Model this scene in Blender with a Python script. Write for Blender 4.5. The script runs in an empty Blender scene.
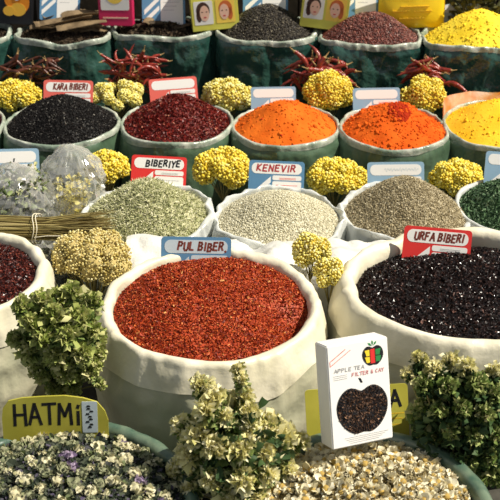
import bpy, bmesh, math, random
import numpy as np
from mathutils import Vector, Matrix, noise

PI = math.pi
R = math.radians
SC = bpy.context.scene
C = SC.collection
rng = np.random.default_rng(7)
random.seed(7)

# ------------------------------------------------------------------ camera geometry (for laying out the stall)
CAM = Vector((0, 0, 1.75))
PITCH = R(30)
F = 1100.0
FWD = Vector((0, math.cos(PITCH), -math.sin(PITCH)))
UP = Vector((0, math.sin(PITCH), math.cos(PITCH)))


def ray(px, py):
    return FWD + Vector((1, 0, 0)) * ((px - 250) / F) + UP * ((250 - py) / F)


def at(px, py, Y):
    d = ray(px, py)
    return CAM + d * (Y / d.y)


def on(px, py, z):
    d = ray(px, py)
    return CAM + d * ((z - CAM.z) / d.z)


def mpp(p):
    return (p - CAM).dot(FWD) / F


def dep_at(p):
    return math.atan2(CAM.z - p.z, p.y)


# ------------------------------------------------------------------ mesh builder
class MB:
    def __init__(self):
        self.V, self.Fs, self.M, self.n = [], [], [], 0

    def add(self, V, Fc, mat=0):
        V = np.asarray(V, float).reshape(-1, 3)
        Fc = np.asarray(Fc, int)
        self.V.append(V)
        self.Fs.append(Fc + self.n)
        self.M.append(np.full(len(Fc), mat))
        self.n += len(V)

    def scatter(self, T, pos, rot, scl, mat=0):
        T, Fc = T
        pos = np.asarray(pos, float)
        N, k = len(pos), len(T)
        scl = np.asarray(scl, float)
        if scl.ndim == 1:
            scl = scl[:, None]
        S = T[None] * scl[:, None, :]
        V = pos[:, None, :] + np.einsum('nij,nkj->nki', rot, S)
        FF = (Fc[None] + (np.arange(N) * k)[:, None, None]).reshape(-1, Fc.shape[1])
        self.add(V.reshape(-1, 3), FF, mat)

    def mesh(self, name, mats, smooth=True):
        V = np.concatenate(self.V)
        me = bpy.data.meshes.new(name)
        me.vertices.add(len(V))
        me.vertices.foreach_set('co', V.ravel())
        loops = np.concatenate([f.ravel() for f in self.Fs])
        tot = np.concatenate([np.full(len(f), f.shape[1]) for f in self.Fs])
        me.loops.add(len(loops))
        me.loops.foreach_set('vertex_index', loops)
        me.polygons.add(len(tot))
        st = np.concatenate([[0], np.cumsum(tot)[:-1]])
        me.polygons.foreach_set('loop_start', st)
        me.polygons.foreach_set('material_index', np.concatenate(self.M))
        me.polygons.foreach_set('use_smooth', np.full(len(tot), smooth))
        if not isinstance(mats, (list, tuple)):
            mats = [mats]
        for m in mats:
            me.materials.append(m)
        me.update(calc_edges=True)
        me.validate()
        return me

    def build(self, name, mats, parent=None, smooth=True):
        o = bpy.data.objects.new(name, self.mesh(name, mats, smooth))
        C.objects.link(o)
        if parent:
            o.parent = parent
        return o


def fan(n, rev=False):                                # fan about vertex n of a closed ring 0..n-1
    a = np.arange(n)
    b = (a + 1) % n
    return np.stack([b, a, np.full(n, n)] if rev else [a, b, np.full(n, n)], 1)


def gridfaces(nr, nc, closed):
    i, j = np.meshgrid(np.arange(nr - 1), np.arange(nc if closed else nc - 1), indexing='ij')
    j2 = (j + 1) % nc
    return np.stack([i * nc + j, i * nc + j2, (i + 1) * nc + j2, (i + 1) * nc + j], -1).reshape(-1, 4)


def ico(sub):
    bm = bmesh.new()
    bmesh.ops.create_icosphere(bm, subdivisions=sub, radius=1)
    V = np.array([v.co[:] for v in bm.verts])
    Fc = np.array([[v.index for v in f.verts] for f in bm.faces])
    bm.free()
    return V, Fc


ICO1, ICO2, ICO3 = ico(1), ico(2), ico(3)
OCT = (np.array([[1, 0, 0], [-1, 0, 0], [0, 1, 0], [0, -1, 0], [0, 0, 1], [0, 0, -1]], float),
       np.array([[0, 2, 4], [2, 1, 4], [1, 3, 4], [3, 0, 4], [2, 0, 5], [1, 2, 5], [3, 1, 5], [0, 3, 5]]))
FLAKE = (np.array([[-1, -.6, 0], [.9, -.7, .3], [.8, .7, -.2], [-.8, .6, .25]]), np.array([[0, 1, 2], [0, 2, 3]]))


def leaf_T(cup, curl, ruf=0.0, w=(.25, .52, .36), seed=0):
    r = np.random.default_rng(seed)
    V = []
    for i, u in enumerate((0, .5, 1)):
        for v in (-1, 0, 1):
            V.append([v * w[i], u, cup * v * v * w[i] + curl * u * u + ruf * r.uniform(-1, 1) * u])
    V[7][1] = 1.15
    return np.array(V, float), gridfaces(3, 3, False)


def rand_rot(n, r=rng):
    q = r.normal(size=(n, 4))
    q /= np.linalg.norm(q, axis=1)[:, None]
    w, x, y, z = q.T
    return np.stack([np.stack([1 - 2 * (y * y + z * z), 2 * (x * y - z * w), 2 * (x * z + y * w)], -1),
                     np.stack([2 * (x * y + z * w), 1 - 2 * (x * x + z * z), 2 * (y * z - x * w)], -1),
                     np.stack([2 * (x * z - y * w), 2 * (y * z + x * w), 1 - 2 * (x * x + y * y)], -1)], 1)


def yaw_tilt_rot(n, tilt, r=rng):                     # mostly lying flat, tilted by up to +-tilt
    a = r.uniform(0, 2 * PI, n)
    b = r.normal(0, tilt, n)
    c = r.uniform(0, 2 * PI, n)
    ca, sa, cb, sb, cc, sc_ = np.cos(a), np.sin(a), np.cos(b), np.sin(b), np.cos(c), np.sin(c)
    o, z = np.ones(n), np.zeros(n)
    Rz = lambda co, si: np.stack([np.stack([co, -si, z], -1), np.stack([si, co, z], -1), np.stack([z, z, o], -1)], 1)
    Rx = np.stack([np.stack([o, z, z], -1), np.stack([z, cb, -sb], -1), np.stack([z, sb, cb], -1)], 1)
    return Rz(ca, sa) @ Rx @ Rz(cc, sc_)


def dir_rot(d, r=rng):                                # local +Y points along d, random spin about it
    d = d / np.linalg.norm(d, axis=1)[:, None]
    t = r.normal(size=d.shape)
    x = np.cross(d, t)
    x /= np.linalg.norm(x, axis=1)[:, None]
    zz = np.cross(x, d)
    return np.stack([x, d, zz], -1)


def fib_sphere(n, r=rng, jit=.0):
    i = np.arange(n) + .5
    ph = np.arccos(1 - 2 * i / n)
    th = PI * (1 + 5 ** .5) * i + r.uniform(0, 6)
    P = np.stack([np.cos(th) * np.sin(ph), np.sin(th) * np.sin(ph), np.cos(ph)], -1)
    P += r.normal(0, jit, P.shape)
    return P / np.linalg.norm(P, axis=1)[:, None]


def sines(x, y, seed, freq, octv=3):
    r = np.random.default_rng(seed)
    out, amp, f, tot = 0, 1.0, freq, 0
    for _ in range(octv):
        for _ in range(5):
            a, ph = r.uniform(0, 2 * PI), r.uniform(0, 2 * PI)
            out = out + amp * np.sin(f * r.uniform(.7, 1.3) * (x * np.cos(a) + y * np.sin(a)) + ph)
            tot += amp * .55
        amp *= .5
        f *= 2.1
    return out / tot


def tube(mb, pts, rad, k=6, mat=0):
    pts = [Vector(p) for p in pts]
    n = len(pts)
    if not hasattr(rad, '__len__'):
        rad = [rad] * n
    V = []
    ref = Vector((.31, .52, .8))
    for i, p in enumerate(pts):
        t = (pts[min(i + 1, n - 1)] - pts[max(i - 1, 0)]).normalized()
        x = t.cross(ref)
        if x.length < 1e-4:
            x = t.cross(Vector((1, 0, 0)))
        x.normalize()
        y = t.cross(x)
        for j in range(k):
            a = 2 * PI * j / k
            V.append(p + (x * math.cos(a) + y * math.sin(a)) * rad[i])
    mb.add([v[:] for v in V], gridfaces(n, k, True), mat)
    for ring, c, rev in ((range(k), pts[0], True), (range((n - 1) * k, n * k), pts[-1], False)):
        mb.add([V[q][:] for q in ring] + [c[:]], fan(k, rev), mat)


def prism(mb, poly, y0, y1, mat=0):                   # star-shaped outline in XZ, front at y0 (towards -Y)
    n = len(poly)
    c = np.mean(np.array(poly, float), 0)
    A = [[p[0], y0, p[1]] for p in poly]
    B = [[p[0], y1, p[1]] for p in poly]
    mb.add(A + [[c[0], y0, c[1]]], fan(n), mat)
    mb.add(B + [[c[0], y1, c[1]]], fan(n, True), mat)
    mb.add(A + B, [[i, n + i, n + (i + 1) % n, (i + 1) % n] for i in range(n)], mat)


def rrect(x0, z0, x1, z1, r, k=5):
    P = []
    for cx, cz, a0 in ((x1 - r, z0 + r, -PI / 2), (x1 - r, z1 - r, 0), (x0 + r, z1 - r, PI / 2), (x0 + r, z0 + r, PI)):
        for i in range(k + 1):
            a = a0 + PI / 2 * i / k
            P.append((cx + r * math.cos(a), cz + r * math.sin(a)))
    return P


def boxmesh(mb, x0, x1, y0, y1, z0, z1, mat=0):
    V = [(x, y, z) for x in (x0, x1) for y in (y0, y1) for z in (z0, z1)]
    mb.add(V, [[0, 1, 3, 2], [4, 6, 7, 5], [0, 4, 5, 1], [2, 3, 7, 6], [0, 2, 6, 4], [1, 5, 7, 3]], mat)


GLYPH = {
    'H': [[(0, 0), (.03, 1)], [(.75, 0), (.72, 1)], [(0, .5), (.75, .52)]],
    'A': [[(0, 0), (.38, 1), (.78, 0)], [(.14, .35), (.64, .35)]],
    'T': [[(-.05, .97), (.8, 1)], [(.38, 1), (.38, 0)]],
    'M': [[(0, 0), (.08, 1), (.42, .4), (.78, 1), (.86, 0)]],
    'I': [[(.15, 0), (.15, 1)]],
    'i': [[(.15, 0), (.15, .62)], [(.13, .82), (.18, .92)]],
    'P': [[(0, 0), (.05, 1), (.5, .97), (.65, .75), (.5, .52), (.03, .48)]],
    'U': [[(0, 1), (.02, .25), (.2, 0), (.5, .02), (.66, .25), (.68, 1)]],
    'L': [[(.05, 1), (.05, .02), (.6, 0)]],
    'B': [[(.02, 0), (.05, 1), (.45, .97), (.58, .77), (.42, .54), (.05, .52)], [(.42, .54), (.66, .3), (.5, .03), (.02, 0)]],
    'E': [[(.62, 1), (.05, .98), (.02, .02), (.62, 0)], [(.03, .52), (.5, .52)]],
    'R': [[(0, 0), (.05, 1), (.48, .97), (.6, .75), (.45, .52), (.03, .48)], [(.3, .5), (.66, 0)]],
    'Y': [[(0, 1), (.34, .5), (.68, 1)], [(.34, .5), (.32, 0)]],
    'K': [[(.02, 0), (.05, 1)], [(.6, 1), (.05, .45), (.64, 0)]],
    'N': [[(0, 0), (.04, 1), (.62, .02), (.66, 1)]],
    'V': [[(0, 1), (.34, 0), (.7, 1)]],
    'C': [[(.62, .85), (.35, 1), (.08, .75), (.05, .3), (.3, 0), (.62, .12)]],
    'F': [[(.6, 1), (.05, .97), (.03, 0)], [(.04, .52), (.48, .52)]],
    'G': [[(.6, .85), (.35, 1), (.07, .7), (.06, .25), (.35, 0), (.62, .2), (.62, .45), (.4, .45)]],
    'O': [[(.35, 1), (.05, .7), (.05, .3), (.35, 0), (.65, .3), (.65, .7), (.35, 1)]],
    'Z': [[(.02, 1), (.62, 1), (.02, 0), (.64, 0)]],
    'D': [[(.02, 0), (.04, 1), (.4, .95), (.65, .55), (.4, .05), (.02, 0)]],
    '&': [[(.65, 0), (.1, .75), (.3, 1), (.45, .75), (.05, .25), (.3, 0), (.65, .4)]],
    '.': [[(.1, 0), (.2, .04)]],
}
ADV = {'M': 1.12, 'I': .55, 'i': .5, ' ': .5, '.': .4}


def write(mb, text, x0, z0, x1, h, pen, y, slant=.12, mat=0, jit=.0):
    tot = sum(ADV.get(c, .95) for c in text)
    k = (x1 - x0) / tot
    x = x0
    rr = random.Random(text)
    for c in text:
        dz = rr.uniform(-jit, jit) * h
        for pl in GLYPH.get(c, []):
            q = [(x + k * px * .95 + slant * pz * h, z0 + dz + pz * h) for px, pz in pl]
            for (ax, az), (bx, bz) in zip(q, q[1:]):
                d = Vector((bx - ax, bz - az))
                if d.length < 1e-6:
                    continue
                d.normalize()
                e, nn = d * pen * .35, Vector((-d.y, d.x)) * pen * .5
                prism(mb, [(ax - e.x - nn.x, az - e.y - nn.y), (bx + e.x - nn.x, bz + e.y - nn.y),
                           (bx + e.x + nn.x, bz + e.y + nn.y), (ax - e.x + nn.x, az - e.y + nn.y)], y - .0004, y, mat)
        x += k * ADV.get(c, .95)


# ------------------------------------------------------------------ objects
def tag(o, label=None, cat=None, group=None, kind=None):
    if label: o['label'] = label
    if cat: o['category'] = cat
    if group: o['group'] = group
    if kind: o['kind'] = kind
    return o


def empty(name, loc, label, cat, group=None, M=None):
    o = bpy.data.objects.new(name, None)
    C.objects.link(o)
    o.empty_display_size = .05
    o.location = loc
    if M is not None:
        o.rotation_euler = M.to_euler()
    return tag(o, label, cat, group)


# ------------------------------------------------------------------ materials
def mat(name, col, rough=.7, spec=.3, cols=None, pos=None, bump=0, bscale=200, bdist=.004, nscale=0, ncol=None, trans=0, sheen=0, sss=0, coat=0, metal=0):
    m = bpy.data.materials.new(name)
    m.use_nodes = True
    nt = m.node_tree
    b = nt.nodes['Principled BSDF']
    b.inputs['Base Color'].default_value = (*col, 1)
    b.inputs['Roughness'].default_value = rough
    b.inputs['Specular IOR Level'].default_value = spec
    b.inputs['Metallic'].default_value = metal
    if coat:
        b.inputs['Coat Weight'].default_value = coat
        b.inputs['Coat Roughness'].default_value = .15
    tc = nt.nodes.new('ShaderNodeTexCoord')
    src = None
    if cols:                                          # each flake / seed / petal has its own colour
        g = nt.nodes.new('ShaderNodeNewGeometry')
        cr = nt.nodes.new('ShaderNodeValToRGB')
        cr.color_ramp.interpolation = 'LINEAR'
        els = cr.color_ramp.elements
        pos = pos or [i / (len(cols) - 1) for i in range(len(cols))]
        while len(els) < len(cols):
            els.new(.5)
        for e, c, p in zip(els, cols, pos):
            e.position = p
        for e, c in zip(els, cols):
            e.color = (*c, 1)
        nt.links.new(g.outputs['Random Per Island'], cr.inputs['Fac'])
        src = cr.outputs['Color']
        nt.links.new(src, b.inputs['Base Color'])
    if ncol:
        n = nt.nodes.new('ShaderNodeTexNoise')
        n.inputs['Scale'].default_value = nscale
        n.inputs['Detail'].default_value = 5
        nt.links.new(tc.outputs['Object'], n.inputs['Vector'])
        cr = nt.nodes.new('ShaderNodeValToRGB')
        cr.color_ramp.elements[0].position, cr.color_ramp.elements[1].position = .38, .62
        cr.color_ramp.elements[0].color = (*col, 1)
        cr.color_ramp.elements[1].color = (*ncol, 1)
        nt.links.new(n.outputs['Fac'], cr.inputs['Fac'])
        nt.links.new(cr.outputs['Color'], b.inputs['Base Color'])
    if bump:
        n = nt.nodes.new('ShaderNodeTexNoise')
        n.inputs['Scale'].default_value = bscale
        n.inputs['Detail'].default_value = 4
        nt.links.new(tc.outputs['Object'], n.inputs['Vector'])
        bp = nt.nodes.new('ShaderNodeBump')
        bp.inputs['Strength'].default_value = bump
        bp.inputs['Distance'].default_value = bdist
        nt.links.new(n.outputs['Fac'], bp.inputs['Height'])
        nt.links.new(bp.outputs['Normal'], b.inputs['Normal'])
    if trans:                                         # thin translucent stuff: petals, plastic lips
        out = nt.nodes['Material Output']
        t = nt.nodes.new('ShaderNodeBsdfTranslucent')
        t.inputs['Color'].default_value = (*col, 1)
        if src:
            nt.links.new(src, t.inputs['Color'])
        mx = nt.nodes.new('ShaderNodeMixShader')
        mx.inputs[0].default_value = trans
        nt.links.new(b.outputs[0], mx.inputs[1])
        nt.links.new(t.outputs[0], mx.inputs[2])
        nt.links.new(mx.outputs[0], out.inputs['Surface'])
    return m


def film(name, tint, clear, rough=.12, body=(.8, .8, .76), gloss=.6, add=.5):   # thin clear plastic film
    m = bpy.data.materials.new(name)
    m.use_nodes = True
    nt = m.node_tree
    nt.nodes.remove(nt.nodes['Principled BSDF'])
    out = nt.nodes['Material Output']
    tr = nt.nodes.new('ShaderNodeBsdfTransparent')
    tr.inputs[0].default_value = (*tint, 1)
    df = nt.nodes.new('ShaderNodeBsdfDiffuse')
    df.inputs['Color'].default_value = (*body, 1)
    gl = nt.nodes.new('ShaderNodeBsdfGlossy')
    gl.inputs['Roughness'].default_value = rough
    m1 = nt.nodes.new('ShaderNodeMixShader')
    m1.inputs[0].default_value = gloss
    nt.links.new(df.outputs[0], m1.inputs[1])
    nt.links.new(gl.outputs[0], m1.inputs[2])
    lw = nt.nodes.new('ShaderNodeLayerWeight')
    lw.inputs[0].default_value = .35
    mr = nt.nodes.new('ShaderNodeMapRange')
    mr.inputs['To Min'].default_value = 1 - clear
    mr.inputs['To Max'].default_value = min(1, 1 - clear + add)
    nt.links.new(lw.outputs['Facing'], mr.inputs['Value'])
    mx = nt.nodes.new('ShaderNodeMixShader')
    nt.links.new(mr.outputs[0], mx.inputs[0])
    nt.links.new(tr.outputs[0], mx.inputs[1])
    nt.links.new(m1.outputs[0], mx.inputs[2])
    nt.links.new(mx.outputs[0], out.inputs['Surface'])
    return m


M = {}
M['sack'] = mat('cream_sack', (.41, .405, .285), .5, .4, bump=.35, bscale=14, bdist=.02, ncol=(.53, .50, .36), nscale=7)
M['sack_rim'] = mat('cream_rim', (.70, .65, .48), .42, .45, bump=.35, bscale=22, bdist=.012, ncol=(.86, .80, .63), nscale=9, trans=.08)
M['teal'] = mat('teal_plastic', (.018, .060, .048), .2, .7, bump=.6, bscale=13, bdist=.03, ncol=(.035, .09, .07), nscale=9)
M['green'] = mat('green_plastic', (.060, .105, .062), .3, .55, bump=.5, bscale=13, bdist=.02, ncol=(.10, .155, .095), nscale=9)
M['lip'] = mat('plastic_lip', (.20, .26, .20), .25, .6, bump=.5, bscale=40, bdist=.01, ncol=(.50, .52, .44), nscale=22)
M['greenroll'] = mat('green_rolled_plastic', (.05, .10, .07), .3, .5, bump=.4, bscale=40, ncol=(.14, .19, .13), nscale=25)
M['clearbag'] = mat('pale_plastic_bag', (.40, .43, .37), .22, .6, bump=.6, bscale=20, bdist=.02, ncol=(.60, .61, .55), nscale=14)
M['clearlip'] = film('clear_plastic_lip', (.96, .97, .95), .45, .2, (.78, .80, .77), .15, .5)
M['film'] = film('clear_film', (.97, .975, .96), .74, .13, (.80, .79, .74), .5, .5)
M['sheet'] = mat('white_plastic_sheet', (.66, .65, .60), .28, .55, bump=.5, bscale=22, bdist=.02)
M['ledge'] = mat('painted_board', (.62, .62, .58), .6, .3, bump=.1, bscale=60)
M['darkwood'] = mat('dark_wood', (.030, .024, .018), .7, .2, bump=.3, bscale=30, ncol=(.055, .042, .03), nscale=14)
M['backwood'] = mat('back_wood', (.07, .055, .035), .7, .2, bump=.3, bscale=30, ncol=(.12, .09, .06), nscale=8)
M['ground'] = mat('ground', (.05, .048, .04), .9, .1, bump=.4, bscale=40, ncol=(.09, .085, .07), nscale=12)

M['pul'] = mat('red_pepper_flakes', (.4, .05, .02), .55, .3, cols=[(.12, .012, .006), (.30, .030, .009), (.46, .066, .014), (.56, .125, .025), (.80, .42, .14)], pos=[0, .35, .7, .95, 1])
M['urfa'] = mat('black_pepper_flakes', (.03, .01, .01), .27, .55, cols=[(.004, .003, .003), (.011, .006, .005), (.028, .011, .008), (.16, .08, .06)], pos=[0, .5, .9, 1])
M['darkred'] = mat('dark_red_flakes', (.05, .01, .008), .35, .5, cols=[(.012, .004, .004), (.05, .010, .008), (.13, .02, .012), (.28, .07, .04)], pos=[0, .5, .88, 1])
M['blackseed'] = mat('black_seeds', (.02, .02, .02), .5, .15, cols=[(.003, .003, .003), (.008, .007, .007), (.018, .014, .013), (.30, .28, .24)], pos=[0, .6, .965, 1])
M['paprika'] = mat('paprika_flakes', (.3, .02, .01), .45, .35, cols=[(.055, .005, .005), (.15, .010, .008), (.25, .020, .011), (.60, .24, .14)], pos=[0, .5, .92, 1])
M['rosemary'] = mat('rosemary', (.3, .32, .2), .6, .3, cols=[(.13, .145, .05), (.36, .37, .17), (.55, .54, .31), (.78, .74, .52)], pos=[0, .28, .65, 1])
M['hemp'] = mat('pale_seed', (.5, .46, .32), .5, .3, cols=[(.26, .23, .13), (.48, .44, .30), (.62, .58, .42), (.78, .74, .58)], pos=[0, .3, .75, 1])
M['cumin'] = mat('cumin_seed', (.35, .29, .18), .55, .3, cols=[(.13, .10, .05), (.30, .245, .14), (.43, .36, .22), (.62, .55, .38)], pos=[0, .35, .8, 1])
M['mint'] = mat('green_leaf_flakes', (.06, .13, .06), .6, .3, cols=[(.02, .05, .025), (.06, .12, .05), (.11, .20, .09), (.26, .34, .2)], pos=[0, .4, .85, 1])
M['pepper'] = mat('peppercorn', (.05, .04, .03), .5, .25, cols=[(.008, .006, .005), (.024, .019, .014), (.06, .05, .035), (.22, .19, .13)], pos=[0, .5, .9, 1])
M['allspice'] = mat('reddish_berries', (.15, .04, .03), .4, .4, cols=[(.035, .009, .007), (.11, .024, .016), (.19, .045, .03), (.42, .2, .14)], pos=[0, .45, .9, 1])
M['orange'] = mat('orange_powder', (.60, .105, .008), .9, .1, bump=.35, bscale=160, ncol=(.72, .15, .014), nscale=14)
M['orangered'] = mat('orange_red_powder', (.58, .080, .006), .9, .1, bump=.35, bscale=160, ncol=(.70, .125, .012), nscale=12)
M['powderlump'] = mat('powder_crumbs', (.42, .04, .01), .9, .1)
M['turmeric'] = mat('turmeric_powder', (.88, .47, .018), .9, .1, bump=.3, bscale=160, ncol=(.93, .55, .035), nscale=10)
M['lemon'] = mat('yellow_powder', (.86, .60, .03), .9, .1, bump=.3, bscale=160, ncol=(.92, .70, .06), nscale=10)
M['lemonlump'] = mat('yellow_crumbs', (.50, .33, .02), .9, .1)

M['yflower'] = mat('yellow_florets', (.8, .62, .06), .6, .25, cols=[(.72, .50, .025), (.85, .66, .06), (.92, .78, .14), (.95, .87, .32)], pos=[0, .3, .75, 1], trans=.12)
M['ypale'] = mat('pale_yellow_florets', (.75, .66, .16), .6, .25, cols=[(.58, .46, .06), (.78, .66, .13), (.88, .80, .30), (.93, .88, .5)], pos=[0, .3, .75, 1], trans=.12)
M['straw'] = mat('straw_florets', (.6, .5, .22), .65, .2, cols=[(.40, .30, .07), (.60, .48, .16), (.72, .61, .26), (.84, .77, .44)], pos=[0, .3, .75, 1], trans=.1)
M['strawcore'] = mat('straw_calyx', (.46, .36, .14), .8, .2)
M['ycore'] = mat('flower_calyx', (.56, .40, .045), .8, .2)
M['stem'] = mat('dried_stem', (.22, .2, .08), .75, .2, ncol=(.3, .24, .1), nscale=30)
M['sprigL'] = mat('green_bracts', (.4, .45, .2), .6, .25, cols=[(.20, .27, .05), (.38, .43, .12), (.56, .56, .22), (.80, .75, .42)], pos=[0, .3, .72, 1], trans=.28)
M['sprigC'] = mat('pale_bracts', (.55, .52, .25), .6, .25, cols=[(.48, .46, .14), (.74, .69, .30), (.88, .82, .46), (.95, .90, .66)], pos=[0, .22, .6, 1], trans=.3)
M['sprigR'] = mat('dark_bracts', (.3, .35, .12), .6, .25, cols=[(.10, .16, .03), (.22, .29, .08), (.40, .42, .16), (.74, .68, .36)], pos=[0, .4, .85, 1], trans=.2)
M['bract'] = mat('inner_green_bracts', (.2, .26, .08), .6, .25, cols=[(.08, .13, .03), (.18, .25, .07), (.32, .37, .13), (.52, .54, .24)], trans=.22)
M['leaf'] = mat('dark_leaf', (.05, .09, .03), .6, .25, cols=[(.025, .055, .02), (.05, .095, .03), (.11, .16, .06)], trans=.12)
M['bayleaf'] = mat('olive_leaf', (.10, .10, .03), .55, .3, cols=[(.045, .05, .02), (.10, .10, .035), (.2, .18, .08)], trans=.1)
M['chilli'] = mat('dried_chilli', (.14, .014, .010), .3, .5, ncol=(.30, .035, .020), nscale=45, bump=.6, bscale=90)
M['chillidark'] = mat('dried_chilli_brown', (.045, .014, .009), .35, .4, ncol=(.12, .035, .018), nscale=45, bump=.6, bscale=90)
M['stalk'] = mat('chilli_stalk', (.36, .24, .10), .7, .2)
M['bark'] = mat('bark', (.11, .075, .04), .75, .2, bump=.7, bscale=70, ncol=(.22, .155, .085), nscale=30)
M['palered'] = mat('pale_red_ink', (.66, .30, .30), .5, .3)
M['barkdark'] = mat('bark_dark', (.035, .025, .015), .75, .2, bump=.7, bscale=70, ncol=(.09, .065, .04), nscale=30)
M['crumb'] = mat('bark_crumbs', (.03, .02, .012), .8, .2, cols=[(.012, .008, .006), (.04, .025, .015), (.1, .07, .04)])
M['twig'] = mat('herb_stalks', (.2, .15, .05), .7, .2, cols=[(.09, .065, .02), (.20, .15, .05), (.30, .25, .09), (.44, .36, .17)], pos=[0, .4, .8, 1])
M['string'] = mat('string', (.7, .64, .48), .8, .2)
M['herbmix'] = mat('mixed_dried_herbs', (.3, .32, .18), .7, .2, cols=[(.08, .13, .04), (.22, .27, .11), (.40, .40, .22), (.34, .31, .36), (.60, .56, .28)], pos=[0, .35, .7, .82, 1])
M['cream'] = mat('cream_petals', (.74, .66, .46), .65, .25, cols=[(.38, .36, .19), (.58, .54, .35), (.74, .69, .50)], trans=.12)
M['greybud'] = mat('grey_green_bud', (.3, .32, .2), .7, .2, cols=[(.15, .17, .09), (.28, .29, .17), (.44, .42, .28)], trans=.1)
M['lilac'] = mat('lilac_petals', (.35, .26, .38), .65, .2, cols=[(.18, .12, .24), (.34, .26, .38), (.52, .44, .50)], trans=.15)
M['calyx'] = mat('bud_calyx', (.16, .19, .09), .75, .2, cols=[(.08, .11, .04), (.16, .19, .09), (.27, .28, .15)])
M['litter'] = mat('dark_leaf_litter', (.06, .08, .04), .8, .15, cols=[(.010, .015, .010), (.026, .036, .022), (.06, .07, .045), (.08, .065, .11)])
M['chamo'] = mat('chamomile_petals', (.76, .68, .46), .65, .2, cols=[(.60, .53, .33), (.80, .74, .54), (.90, .86, .70)], trans=.15)
M['chamoeye'] = mat('chamomile_eye', (.52, .36, .08), .75, .2, cols=[(.40, .27, .07), (.60, .46, .16)])
M['chamolitter'] = mat('chamomile_crumbs', (.4, .34, .18), .8, .15, cols=[(.05, .04, .015), (.17, .13, .055), (.46, .39, .22)])

M['blue'] = mat('blue_print', (.10, .23, .38), .35, .4)
M['paleblue'] = mat('faded_blue_print', (.26, .40, .52), .35, .4)
M['stained'] = mat('orange_stained_plastic', (.72, .24, .07), .3, .5, bump=.5, bscale=30, bdist=.01, ncol=(.80, .60, .46), nscale=16, trans=.2)
M['red'] = mat('red_print', (.66, .035, .03), .35, .4)
M['salmon'] = mat('faded_red_print', (.70, .13, .10), .4, .4)
M['white'] = mat('white_print', (.80, .78, .74), .4, .35)
M['cardwhite'] = mat('carton_white', (.84, .82, .78), .4, .35)
M['ink'] = mat('black_ink', (.012, .012, .014), .5, .3)
M['redink'] = mat('red_ink', (.42, .045, .05), .5, .3)
M['brownink'] = mat('brown_ink', (.20, .05, .035), .5, .3)
M['greyink'] = mat('grey_ink', (.42, .42, .42), .5, .3)
M['bluegrey'] = mat('pale_blue_print', (.50, .58, .62), .4, .35)
M['olive'] = mat('yellow_card', (.37, .34, .045), .5, .3, ncol=(.44, .40, .06), nscale=12)
M['tea'] = mat('tea_leaves', (.05, .03, .02), .6, .3, cols=[(.02, .012, .010), (.07, .035, .02), (.17, .085, .045), (.36, .2, .12)], pos=[0, .5, .86, 1])
M['black'] = mat('black_print', (.010, .010, .012), .35, .4)
M['fruit'] = mat('orange_print', (.85, .28, .02), .4, .3)
M['fruit2'] = mat('light_orange_print', (.93, .52, .06), .4, .3)
M['magenta'] = mat('magenta_print', (.55, .015, .09), .3, .45)
M['yellowbag'] = mat('yellow_plastic', (.88, .62, .02), .35, .45, bump=.4, bscale=18)
M['yellowink'] = mat('ochre_ink', (.66, .40, .02), .5, .3)
M['lime'] = mat('yellow_green_carton', (.66, .62, .10), .4, .4)
M['skin'] = mat('printed_skin', (.76, .48, .36), .5, .3)
M['hair'] = mat('printed_dark_hair', (.06, .028, .022), .5, .3)
M['hair2'] = mat('printed_red_hair', (.55, .14, .04), .5, .3)
M['golden'] = mat('golden_print', (.86, .60, .10), .5, .3)
M['lips'] = mat('printed_lips', (.5, .05, .06), .5, .3)
M['pgreen'] = mat('green_print', (.03, .22, .06), .4, .3)
M['pyellow'] = mat('yellow_print', (.85, .62, .04), .4, .3)


# ------------------------------------------------------------------ the setting
def structure(name, mb, m, smooth=False):
    o = mb.build(name, m, None, smooth)
    o['kind'] = 'structure'
    return o


b = MB(); boxmesh(b, -3, 3, -.5, 6, -.05, 0); structure('ground', b, M['ground'])
b = MB(); boxmesh(b, -2.2, 2.2, 3.60, 4.30, 0, .12); structure('platform_back', b, M['darkwood'])
b = MB(); boxmesh(b, -2.2, 2.2, 4.36, 4.40, 0, 1.9)
for i in range(22):
    x = -2.2 + i * .2
    boxmesh(b, x, x + .192, 4.335, 4.36, .0, 1.9)
structure('wall_back', b, M['backwood'])
b = MB(); boxmesh(b, -.33, 1.2, 2.395, 2.475, 0, .318); structure('ledge_board', b, M['ledge'])


# ------------------------------------------------------------------ sacks and heaps
NA = 200
TH = np.linspace(0, 2 * PI, NA, endpoint=False)


def pnoise(seed, freq, octv=2):                       # periodic noise round a rim
    return sines(np.cos(TH), np.sin(TH), seed, freq, octv)


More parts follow.
